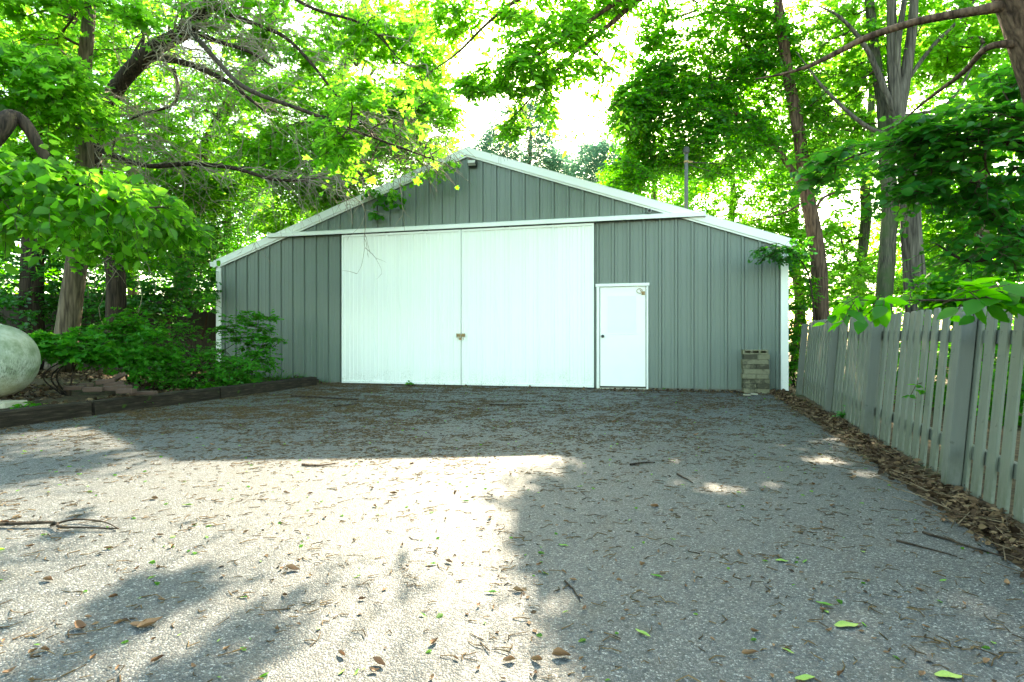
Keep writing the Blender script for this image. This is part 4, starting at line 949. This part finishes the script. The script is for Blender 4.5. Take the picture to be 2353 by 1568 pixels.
# far wood that closes the horizon
Sx = []
for u in np.arange(-400, 2900, 34):
    for k in range(7):
        Y = 27 + 9 * RNG.random(); top = 500 if u < 1050 or u > 1650 else 560
        v = 800 - (800 - top) * RNG.random(); Sx.append(P(u + RNG.normal() * 15, v, Y))
for s_ in (-1, 1):
    for k in range(420):
        Sx.append(np.array([s_ * RNG.uniform(17, 25), RNG.uniform(0, 27), RNG.uniform(.2, 6.5)]))
Sx = np.array(Sx); Sx = Sx[Sx[:, 2] > .1]
pos, ax, nr, sz, A, Bq = sprays(Sx, Sx.mean(0), 5, 11, 1.3, .26, .2, .5)
o = link('distant_wood', leafmesh('distant_wood', 'dia', pos, ax, nr, sz), M['l_mid']); tag(o, 'distant sunlit green wood closing the view behind everything', 'wood', kind='stuff')

# ================================================================== shrubs and ground plants
def shrub(name, label, u, v, Y, blobs, mat='l_deep', size=.06, leaf='ovate', ntw=4, nl=8, L=.25, gap=.3, cat='shrub', group=None, **kw):
    b = P(u, v, Y); b[2] = float(terrain(b[0], b[1]))
    st = [([b + [RNG.normal() * .08, RNG.normal() * .05, -.05], b + [RNG.normal() * .15, RNG.normal() * .1, .35], b + [RNG.normal() * .35, RNG.normal() * .2, .85]], [.014, .011, .005]) for _ in range(5)]
    t = tree(name, label, cat, b, st, [B(*q) for q in blobs], leaf, mat, 'bark_dark', size=size, ntw=ntw, nl=nl, L=L, gap=gap, gs=1.8, droop=.15, cull=False, r0=.0022, sides=5, **kw)
    if group: t['group'] = group
    return t
shrub('honeysuckle_shrub', 'feathery bright green shrub growing against the left corner of the barn', 575, 880, 11.4,
      [(575, 760, 11.3, 70, 40, .3, 40), (560, 820, 11.2, 75, 35, .3, 40), (610, 770, 11.2, 40, 22, .2, 14), (540, 860, 11.0, 60, 30, .3, 30), (570, 725, 11.4, 18, 12, .1, 5)], 'l_shrub', .075, zs=.15, flat=1.1)
shrub('honeysuckle_shrub', 'low spreading bush in front of the barn corner just behind the timber edging', 470, 900, 9.9,
      [(470, 850, 9.9, 90, 42, .4, 75), (400, 860, 9.6, 60, 35, .3, 40), (530, 850, 10, 50, 35, .3, 30)], 'l_shrub', .065, zs=.2, flat=1.0)
shrub('honeysuckle_shrub', 'upright bush with tall thin shoots left of the barn corner', 430, 880, 10.6,
      [(430, 790, 10.6, 50, 60, .3, 36), (430, 710, 10.6, 22, 30, .1, 7), (465, 700, 10.7, 18, 30, .1, 6), (360, 800, 10.3, 60, 50, .3, 40)], 'l_shrub', .06)
shrub('honeysuckle_shrub', 'dense bush over the brick heap between the trunk and the barn', 300, 880, 9.4,
      [(300, 790, 9.4, 60, 55, .4, 60), (250, 800, 9.3, 50, 40, .3, 35), (350, 830, 9.2, 60, 40, .3, 45), (290, 735, 9.5, 25, 25, .2, 10)], 'l_shrub', .075, 'maple')
shrub('maple_sapling', 'low maple sapling spreading in front of the furrowed trunk beside the tank', 160, 860, 8.5,
      [(150, 790, 8.5, 80, 22, .4, 40), (205, 815, 8.5, 50, 25, .3, 25), (105, 780, 8.6, 40, 18, .2, 14)], 'l_shrub', .09, 'maple', zs=.15, flat=1.1)
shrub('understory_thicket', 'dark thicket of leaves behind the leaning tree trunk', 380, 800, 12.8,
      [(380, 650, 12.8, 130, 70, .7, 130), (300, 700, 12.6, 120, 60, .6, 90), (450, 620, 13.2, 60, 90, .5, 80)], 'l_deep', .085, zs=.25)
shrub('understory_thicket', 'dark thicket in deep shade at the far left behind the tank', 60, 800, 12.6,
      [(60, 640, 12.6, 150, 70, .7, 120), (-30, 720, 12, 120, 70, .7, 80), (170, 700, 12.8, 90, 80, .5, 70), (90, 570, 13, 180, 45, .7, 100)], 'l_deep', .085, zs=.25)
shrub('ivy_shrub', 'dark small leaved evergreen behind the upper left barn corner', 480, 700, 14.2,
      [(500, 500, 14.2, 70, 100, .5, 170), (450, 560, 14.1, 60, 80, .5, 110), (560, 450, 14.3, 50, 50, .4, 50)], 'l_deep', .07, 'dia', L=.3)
shrub('understory_shrub', 'leafy undergrowth in the gap between barn and fence', 1830, 900, 11.5,
      [(1825, 800, 11.5, 20, 80, .3, 50), (1830, 680, 11.6, 30, 80, .4, 55), (1815, 590, 11.8, 30, 30, .3, 22)], 'l_mid', .07)
shrub('climbing_vine', 'leafy vine arching over the far part of the picket fence', 1985, 760, 9.6,
      [(1980, 700, 8.6, 40, 22, .2, 18), (1940, 735, 8.2, 22, 12, .12, 9), (2000, 720, 8.3, 30, 12, .12, 9)], 'l_mid', .075, zs=.2, cat='vine')
shrub('understory_shrub', 'sunlit undergrowth behind the fence below the mossy trunk', 2000, 800, 11.5,
      [(1960, 670, 12.5, 70, 60, .5, 60), (2060, 680, 12.5, 60, 50, .5, 40), (2160, 660, 12, 80, 60, .5, 70)], 'l_sun', .08)
shrub('understory_shrub', 'bright undergrowth behind the near part of the fence', 2280, 800, 8.0,
      [(2250, 660, 8.5, 140, 60, .5, 110), (2200, 850, 8, 150, 130, .6, 140), (2330, 950, 6.5, 120, 150, .4, 110), (2000, 850, 12, 150, 90, .4, 90)], 'l_mid', .085)
def pocket(name, label, u, v, Y, r, n, mat, size, cat='plant', leaf='ovate', h=.12):
    b = P(u, v, Y); b[2] = float(terrain(b[0], b[1]))
    t = thing(name, label, cat, b); S = b + RNG.normal(size=(n, 3)) * np.array([r, r * .6, h * .3]) + np.array([0, 0, h])
    pos, ax, nr, sz, A, Bq = sprays(S, b, 3, 4, r * .8, size, .2, 1.0)
    o = link('leaves', leafmesh('leaves', leaf, pos, ax, nr, sz), M[mat], t); o.location = -b
    o = link('stems', strips('stems', np.repeat(b[None], n, 0), S, .004, .002, 4), M['twig_d'], t); o.location = -b
for a in (('weed_plant', 'small leafy weed growing at the foot of the fence near the litter strip', 1945, 985, 6.9, .12, 6, 'l_deep', .07),
          ('weed_plant', 'tiny green seedling in front of the left sliding door', 942, 876, 11.5, .05, 3, 'l_mid', .06),
          ('weed_plant', 'green weed at the wall base right of the entry door', 1532, 888, 10.75, .06, 3, 'l_mid', .06),
          ('weed_plant', 'bright young plant at the foot of the timber edging under the bush', 490, 895, 9.4, .10, 7, 'l_mid', .06),
          ('weed_plant', 'small weed beside the lone flat brick', 318, 900, 7.7, .07, 5, 'l_mid', .05),
          ('weed_plant', 'low weed patch in front of the mossy sleeper by the tank', 70, 925, 6.55, .12, 8, 'l_mid', .05)): pocket(*a, h=.08)
# leafy twig reaching in front of the barn's right end
sp0 = P(1868, 900, 9.95); sp0[2] = 0
t = tree('sapling', 'thin dark sapling between barn and fence whose leaves reach across the barn corner', 'tree', sp0,
     [([sp0, P(1872, 760, 9.95), P(1860, 640, 9.9), P(1830, 590, 9.8), P(1790, 580, 9.7), P(1740, 600, 9.6)], [.016, .015, .013, .01, .007, .003]), ([P(1830, 590, 9.8), P(1790, 560, 9.7), P(1740, 570, 9.6)], [.008, .006, .003])],
     [B(1770, 590, 9.7, 45, 28, .12, 22), B(1825, 570, 9.8, 30, 25, .15, 14), B(1740, 570, 9.6, 22, 8, .08, 5)], 'ovate', 'l_deep', 'bark_dark', size=.075, ntw=3, nl=6, L=.16, gap=.2, cull=False, r0=.002)
# a vine shoot poking through the pickets
p = P(2105, 885, 4.55); tq = thing('vine_shoot', 'little green vine shoot poking out between two pickets', 'vine', p)
S = p + np.array([[0, 0, 0], [-.03, -.02, -.04], [-.07, -.03, -.09]]); pos, ax, nr, sz, A, Bq = sprays(S, p, 2, 3, .05, .05, .2, .8)
o = link('leaves', leafmesh('leaves', 'ovate', pos, ax, nr, sz), M['l_mid'], tq); o.location = -p
MB().tube([p + [.1, .02, .03], p, p + [-.07, -.03, -.09]], .003, 5).build('stem', M['twig_d'], tq, p)
print('LEAVES', LEAFCOUNT)
# ================================================================== what lies on the ground
def brownmat(name, c0, c1, c2):
    t = NT(name); r = rnd(t); c = t.ramp(r, [(0, c0), (.5, c1), (1, c2)])
    return t.bsdf(c, .85, spec=.2)
M['litter'] = brownmat('dry_brown_litter', (0.028, 0.016, 0.009), (0.070, 0.042, 0.022), (0.19, 0.13, 0.075))
M['catkin'] = brownmat('fallen_catkins', (0.032, 0.021, 0.009), (0.080, 0.052, 0.024), (0.14, 0.095, 0.045))
M['straw'] = brownmat('dry_stalks', (0.05, 0.035, 0.022), (0.11, 0.08, 0.05), (0.22, 0.17, 0.11))
def oleaf(name, c, c2):
    t = NT(name); oi = t.n('ShaderNodeObjectInfo').outputs['Random']; b = t.mix(oi, c, c2); v = t.coord('Object')
    b = t.mix(t.ramp(t.noise(v, 40, 4), [(.4, 0), (.8, .6)]), b, tuple(np.array(c) * .5)); return t.bsdf(b, .6, spec=.35)
M['brownleaf'] = oleaf('brown_fallen_leaf', (0.12, 0.055, 0.022), (0.26, 0.15, 0.075))
M['greenleaf'] = oleaf('green_fallen_leaf', (0.07, 0.22, 0.02), (0.26, 0.36, 0.08))
rg = np.random.default_rng(21)
def onpave(n, x0=-7, x1=6, y0=.9, y1=12.2):
    x = rg.uniform(x0, x1, n * 3); y = rg.uniform(y0, y1, n * 3)
    ok = (x > xleft(y) + .04) & (x < xright(y) - .02) & (fdist(x, y) > .12)
    return x[ok], y[ok]
# strands of catkin in drifts
def drift(n, wfun, ln, rad):
    x, y = onpave(n * 2); w_ = wfun(x, y); k = rg.random(len(x)) < w_; x, y = x[k][:n], y[k][:n]
    a = rg.random(len(x)) * 6.283; L = ln * (.4 + rg.random(len(x)) ** 2 * 1.3)
    a = np.where(rg.random(len(x)) < .55, rg.normal(0, .5, len(x)), a)
    z = surf(x, y) + .003
    p0 = np.stack([x, y, z], 1); d = np.stack([np.cos(a), np.sin(a), 0 * a], 1) * L[:, None]
    n_ = np.stack([-np.sin(a), np.cos(a), 0 * a], 1) * (rg.normal(size=len(x)) * .25 * L)[:, None]
    p1 = p0 + d * .5 + n_; p1[:, 2] += rg.random(len(x)) * .006; p2 = p0 + d; p2[:, 2] += rg.random(len(x)) * .004
    return np.concatenate([p0, p1]), np.concatenate([p1, p2]), rad * (.6 + rg.random(2 * len(x)) * .8)
def wmain(x, y):
    q = np.stack([x * 1.6, y * 2.4, 0 * x], 1); n1 = fbm(q * 2.6); n2 = noise3(q * .35 + 4)
    far_ = sstep(3.5, 7.5, y) * (.55 + .75 * sstep(2.0, -3.5, x)); near = .16 + .2 * sstep(.8, 3.0, x) * sstep(5, 1.5, y)
    return np.clip((far_ + near) * sstep(.44, .66, n1 * .75 + n2 * .25) * .62 + .03 * (1 + 3 * far_), 0, 1)
A1, B1, r1_ = drift(42000, wmain, .052, .0024)
o = link('fallen_catkins', strips('fallen_catkins', A1, B1, r1_, r1_ * .7, 3), M['catkin']); tag(o, 'brown strands of fallen catkins strewn in drifts over the asphalt', 'plant debris', kind='stuff')
x, y = onpave(11000); k = rg.random(len(x)) < np.clip(wmain(x, y) * .8 + .03, 0, 1); x, y = x[k], y[k]; n = len(x)
pos = np.stack([x, y, surf(x, y) + .005], 1); a = rg.random(n) * 6.283
o = link('leaf_crumbs', leafmesh('leaf_crumbs', 'dia', pos, np.stack([np.cos(a), np.sin(a), rg.normal(size=n) * .12], 1), np.array([0, 0, 1.]) + rg.normal(size=(n, 3)) * .3, .012 + .024 * rg.random(n) ** 2), M['litter']); tag(o, 'small brown leaf crumbs sprinkled over the asphalt', 'plant debris', kind='stuff')
x, y = onpave(420); n = len(x); pos = np.stack([x, y, surf(x, y) + .004], 1); a = rg.random(n) * 6.283
o = link('green_petals', leafmesh('green_petals', 'ovate', pos, np.stack([np.cos(a), np.sin(a), 0 * a], 1), np.array([0, 0, 1.]) + rg.normal(size=(n, 3)) * .25, .014 + .022 * rg.random(n)), M['l_sun']); tag(o, 'tiny pale green seed wings and bits sprinkled over the asphalt', 'plant debris', kind='stuff')
# litter along the fence, on the bed and at the foot of the barn
def litter(name, label, x, y, mat, sz, lift, dens=None):
    n = len(x); z = terrain(x, y); pos = np.stack([x, y, np.maximum(z, gz(x, y)) + .004 + rg.random(n) * lift], 1); a = rg.random(n) * 6.283
    o = link(name, leafmesh(name, 'ovate', pos, np.stack([np.cos(a), np.sin(a), rg.normal(size=n) * .35], 1), np.array([0, 0, 1.]) + rg.normal(size=(n, 3)) * .7, sz * (.35 + 1.5 * rg.random(n) ** 1.8)), M[mat])
    tag(o, label, 'leaf litter', kind='stuff')
y = rg.uniform(.8, 11, 12000); x = xright(y) + rg.normal(.12, .07, 12000); x = x + (fbm(np.stack([y * 1.6, y * 0, y * 0], 1)) - .5) * .16; k = x > xright(y) - .2
litter('leaf_litter', 'brown leaf litter heaped in the strip along the fence foot', x[k], y[k], 'litter', .036, .035)
x = rg.uniform(-13, -4.2, 26000); y = rg.uniform(5, 14, 26000); k = (x < xleft(np.minimum(y, 12)) - .22) & (noise3(np.stack([x * 1.4, y * 1.4, 0 * x], 1)) > .3)
k &= ~((fdist(x, y) < .05) & (((x - O_[0]) * E_[0] + (y - O_[1]) * E_[1]) > -6.4))
litter('bed_litter', 'brown leaf litter covering the bare bed left of the timber edging', x[k], y[k], 'litter', .06, .03)
t = rg.uniform(-4.0, 6.6, 1500); d = np.abs(rg.normal(0.12, .14, 1500)) + .1; t = np.where(rg.random(1500) < .45, rg.uniform(2.9, 6.5, 1500), t); t = np.where(rg.random(1500) < .15, rg.uniform(-4.4, -3.3, 1500), t)
x = O_[0] + E_[0] * t + N_[0] * d; y = O_[1] + E_[1] * t + N_[1] * d
litter('wall_litter', 'line of dead leaves blown against the foot of the barn front', x, y, 'litter', .04, .012)
y = rg.uniform(1.0, 8, 420); x = xright(y) + rg.normal(.10, .12, 420); a = rg.normal(1.25, .6, 420); L = rg.uniform(.06, .3, 420); z = np.maximum(terrain(x, y), gz(x, y)) + .03
p0 = np.stack([x, y, z], 1); p1 = p0 + np.stack([np.cos(a) * L, np.sin(a) * L, rg.normal(size=420) * .02], 1)
p1[:, 2] = np.maximum(terrain(p1[:, 0], p1[:, 1]), gz(p1[:, 0], p1[:, 1])) + .02 + .03 * rg.random(420)
o = link('dry_stalks', strips('dry_stalks', p0, p1, .0035, .002, 4), M['straw']); tag(o, 'tan dry stalks and fine twigs lying along the fence foot', 'plant debris', kind='stuff')
# tufts of grass by the barn's left wall
gx = []; 
for (u, v, Y, n, h) in ((640, 872, 11.6, 60, .22), (560, 880, 11.2, 40, .16), (690, 868, 12.0, 40, .15), (610, 878, 11.3, 40, .14), (730, 872, 12.1, 16, .08)):
    p = P(u, v, Y); z = float(terrain(p[0], p[1]))
    for _ in range(n): gx.append((p[0] + rg.normal() * .14, p[1] + rg.normal() * .09, z, h * (.5 + .8 * rg.random())))
gx = np.array(gx); n = len(gx); b0 = gx[:, :3].copy(); lean = rg.normal(size=(n, 2)) * .4 * gx[:, 3:4]; b1 = b0 + np.concatenate([lean * .35, gx[:, 3:4] * .6], 1); b2 = b0 + np.concatenate([lean, gx[:, 3:4] * .95], 1)
o = link('grass_tufts', strips('grass_tufts', np.concatenate([b0, b1]), np.concatenate([b1, b2]), np.repeat([.004, .003], n), np.repeat([.003, .0008], n), 3), M['l_mid']); tag(o, 'thin green grass tufts growing along the left wall of the barn', 'grass', kind='stuff')

# separate fallen leaves
def fleaf(w_, curl, fold, twist, seed):
    r_ = np.random.default_rng(seed); V, Fs = [], []; nu, nv = 8, 5
    for i in range(nu + 1):
        s = i / nu; wd = w_ * (math.sin(math.pi * min(1, s * .95 + .03)) ** .8) * (1 - .25 * s)
        for j in range(nv):
            q = (j / (nv - 1) - .5) * 2; xx = s - .5; yy = q * wd
            zz = fold * abs(q) ** 1.4 * wd * 1.2 + curl * (s - .5) ** 2 * 1.4 + .03 * math.sin(9 * s + q * 3 + seed) * abs(q)
            an = twist * (s - .5); V.append((xx, yy * math.cos(an) - zz * math.sin(an), abs(yy * math.sin(an)) * .6 + zz * math.cos(an) + .01))
    for i in range(nu):
        for j in range(nv - 1): a = i * nv + j; Fs.append((a, a + 1, a + nv + 1, a + nv))
    me = bpy.data.meshes.new('fallen_leaf'); me.from_pydata(V, [], Fs); me.update(); me.polygons.foreach_set('use_smooth', np.ones(len(Fs), bool)); return me
curled = [fleaf(.24, .5, .9, .8, 1), fleaf(.20, .25, 1.5, 1.2, 2), fleaf(.28, .8, .6, .4, 3), fleaf(.16, .4, 1.3, 1.8, 4)]
fresh = [fleaf(.20, .12, .35, .2, 5), fleaf(.15, .25, .6, .5, 6), fleaf(.24, .1, .25, .1, 7)]
for m in curled: m.materials.append(M['brownleaf'])
for m in fresh: m.materials.append(M['greenleaf'])
def putleaf(me, name, x, y, size, rz, tilt=(0, 0), dz=.0):
    o = bpy.data.objects.new(name, me); col.objects.link(o); z = float(surf(np.array([x]), np.array([y]))[0])
    o.location = (x, y, z + .003 + dz); o.scale = (size,) * 3; o.rotation_euler = (tilt[0], tilt[1], rz); return o
special = [(1945, 1440, .135, 2, .1, 'largest bright green leaf lying on the asphalt at lower right'), (1130, 1366, .085, 1, .05, 'yellow green narrow leaf at the shade edge in the centre foreground'),
 (1295, 1256, .075, 0, -.3, 'green leaf lying in the shade right of the sunny patch'), (992, 1300, .085, 0, .4, 'fresh green leaf on the edge of the sunlit asphalt'), (1797, 1291, .085, 2, -.2, 'pale green leaf in the middle of the shaded right side'),
 (1895, 1392, .09, 1, -.5, 'rolled green leaf above the largest green leaf'), (1478, 1460, .095, 1, -.8, 'pale narrow rolled leaf low in the shaded middle'), (1510, 1327, .08, 1, -.5, 'narrow green leaf near the middle of the shaded asphalt'),
 (432, 1163, .09, 1, .2, 'green leaf lying in the left sunny patch'), (1070, 1154, .09, 1, 0, 'green leaf at the right border of the sunny patch'), (2180, 1556, .12, 2, -.1, 'green leaf cut by the lower right picture edge'), (560, 1375, .05, 0, 0, 'small yellow green scrap lying left of centre in sunlight'), (1850, 1562, .1, 0, .2, 'green leaf at the bottom edge right of centre')]
for (u, v, s_, k, rz, lb) in special:
    q = G(u, v); tag(putleaf(fresh[k], 'green_leaf', q[0], q[1], s_ * .72, rz), lb, 'leaf', 'green leaves fallen on the driveway')
spb = [(672, 1312, .10, 0, .1, 'orange brown curled leaf alone in the sunny patch'), (320, 1440, .085, 2, .3, 'large tan torn leaf at lower left in dappled sun'), (345, 1440, .12, 0, 1.0, 'upright curled tan leaf beside the large torn leaf'), (185, 1445, .09, 2, -.3, 'brown leaf left of the tan torn leaf pair'),
 (870, 1530, .085, 0, -.4, 'dark brown curled leaf near the bottom edge of the sunny patch'), (1190, 1362, .07, 1, .0, 'brown curled leaf beside the yellow green narrow leaf'), (1905, 1452, .05, 2, .5, 'pale round leaf beside the largest green leaf'), (1600, 1000, .09, 2, .2, 'brown curled leaf on the far asphalt right of centre'),
 (1412, 970, .10, 3, .2, 'crumpled brown leaf on the asphalt before the entry door'), (1725, 1505, .085, 3, .1, 'curled brown leaf near the bottom edge at right'), (1290, 1510, .10, 1, .1, 'long curled brown leaf by the bottom sun spot'), (1240, 1300, .06, 3, 1, 'small brown leaf on the shade boundary')]
for (u, v, s_, k, rz, lb) in spb:
    q = G(u, v); tag(putleaf(curled[k], 'brown_leaf', q[0], q[1], s_ * .66, rz, (rg.normal() * .2, rg.normal() * .15)), lb, 'leaf', 'brown leaves fallen on the driveway')
uv = np.stack([rg.uniform(0, 2353, 900), 905 + 660 * rg.random(900) ** .9], 1); used = 0
for u, v in uv:
    q = G(u, v)
    if q[0] < xleft(q[1]) + .05 or q[0] > xright(q[1]) - .03 or float(fdist(q[0], q[1])) < .2: continue
    br = rg.random() < .78
    o = putleaf((curled if br else fresh)[rg.integers(0, 4 if br else 3)], 'brown_leaf' if br else 'green_leaf', q[0], q[1], (.022 + .036 * rg.random() ** 1.5) * (1 if q[1] > 3 else .85) * (1 if br else .85), rg.random() * 6.283, (rg.normal() * .15, rg.normal() * .15))
    tag(o, 'small dry brown leaf, one of many scattered on the asphalt' if br else 'small fresh green leaf, one of many scattered on the asphalt', 'leaf', ('small brown' if br else 'small green') + ' leaves scattered on the driveway')
    used += 1
    if used >= 230: break
# fallen twigs and sticks
def stick(label, uvs, r0, forks=(), arch=0.0, mat='bark_dark'):
    pts = []
    for i, (u, v) in enumerate(uvs):
        q = G(u, v); s_ = i / (len(uvs) - 1); pts.append([q[0], q[1], float(surf(np.array([q[0]]), np.array([q[1]]))[0]) + r0 + arch * math.sin(math.pi * s_)])
    c = np.array(pts[0]); mb = MB(); sp = smoothpath(pts, 5); sp[:, :2] += (fbm(sp * 9)[:, None] - .5) * .03
    mb.tube(sp, np.linspace(r0, r0 * .4, len(sp)), 6)
    for fk in forks:
        fp = []
        for u, v in fk: q = G(u, v); fp.append([q[0], q[1], float(surf(np.array([q[0]]), np.array([q[1]]))[0]) + r0 * .8 + (arch * .8 if fp and fk[-1] != (u, v) else 0)])
        sp = smoothpath(fp, 5); mb.tube(sp, np.linspace(r0 * .6, r0 * .25, len(sp)), 5)
    o = mb.build('fallen_stick', M[mat], None, c); o.location = c; tag(o, label, 'stick', 'sticks fallen on the driveway')
stick('forked dark branch lying across the left picture edge', [(-40, 1210), (40, 1211), (120, 1212), (150, 1221), (270, 1221)], .011, [[(115, 1212), (170, 1202), (235, 1207), (272, 1219)]], .012)
stick('long dark stick on the far asphalt before the left sliding door', [(668, 913), (720, 915), (770, 918), (822, 921)], .018)
stick('short stick just below the long dark stick', [(768, 936), (800, 932), (826, 928)], .011)
stick('thin straight stick lying before the middle of the sliding doors', [(1124, 932), (1165, 933), (1212, 933)], .012)
stick('reddish stick in the sun just below the roof shadow edge', [(692, 1071), (735, 1073), (778, 1067)], .010, mat='bark_red')
stick('dark twig in the shaded middle of the driveway', [(1448, 1071), (1475, 1066), (1505, 1066)], .011)
stick('slanted twig right of the dark twig in the shade', [(1556, 1092), (1575, 1102), (1592, 1112)], .009)
stick('thin twig pointing to the lower right in the near shade', [(1300, 1338), (1322, 1360), (1338, 1384)], .005)
stick('brown stick lying near the fence litter at right', [(2060, 1246), (2120, 1262), (2200, 1282)], .007)
stick('paler stick across the litter strip at the right edge', [(2120, 1228), (2220, 1258), (2330, 1290)], .008)
stick('bent fine twig hanging over the timber edging onto the asphalt', [(345, 947), (362, 962), (385, 985), (410, 984)], .006, mat='bark_grey')
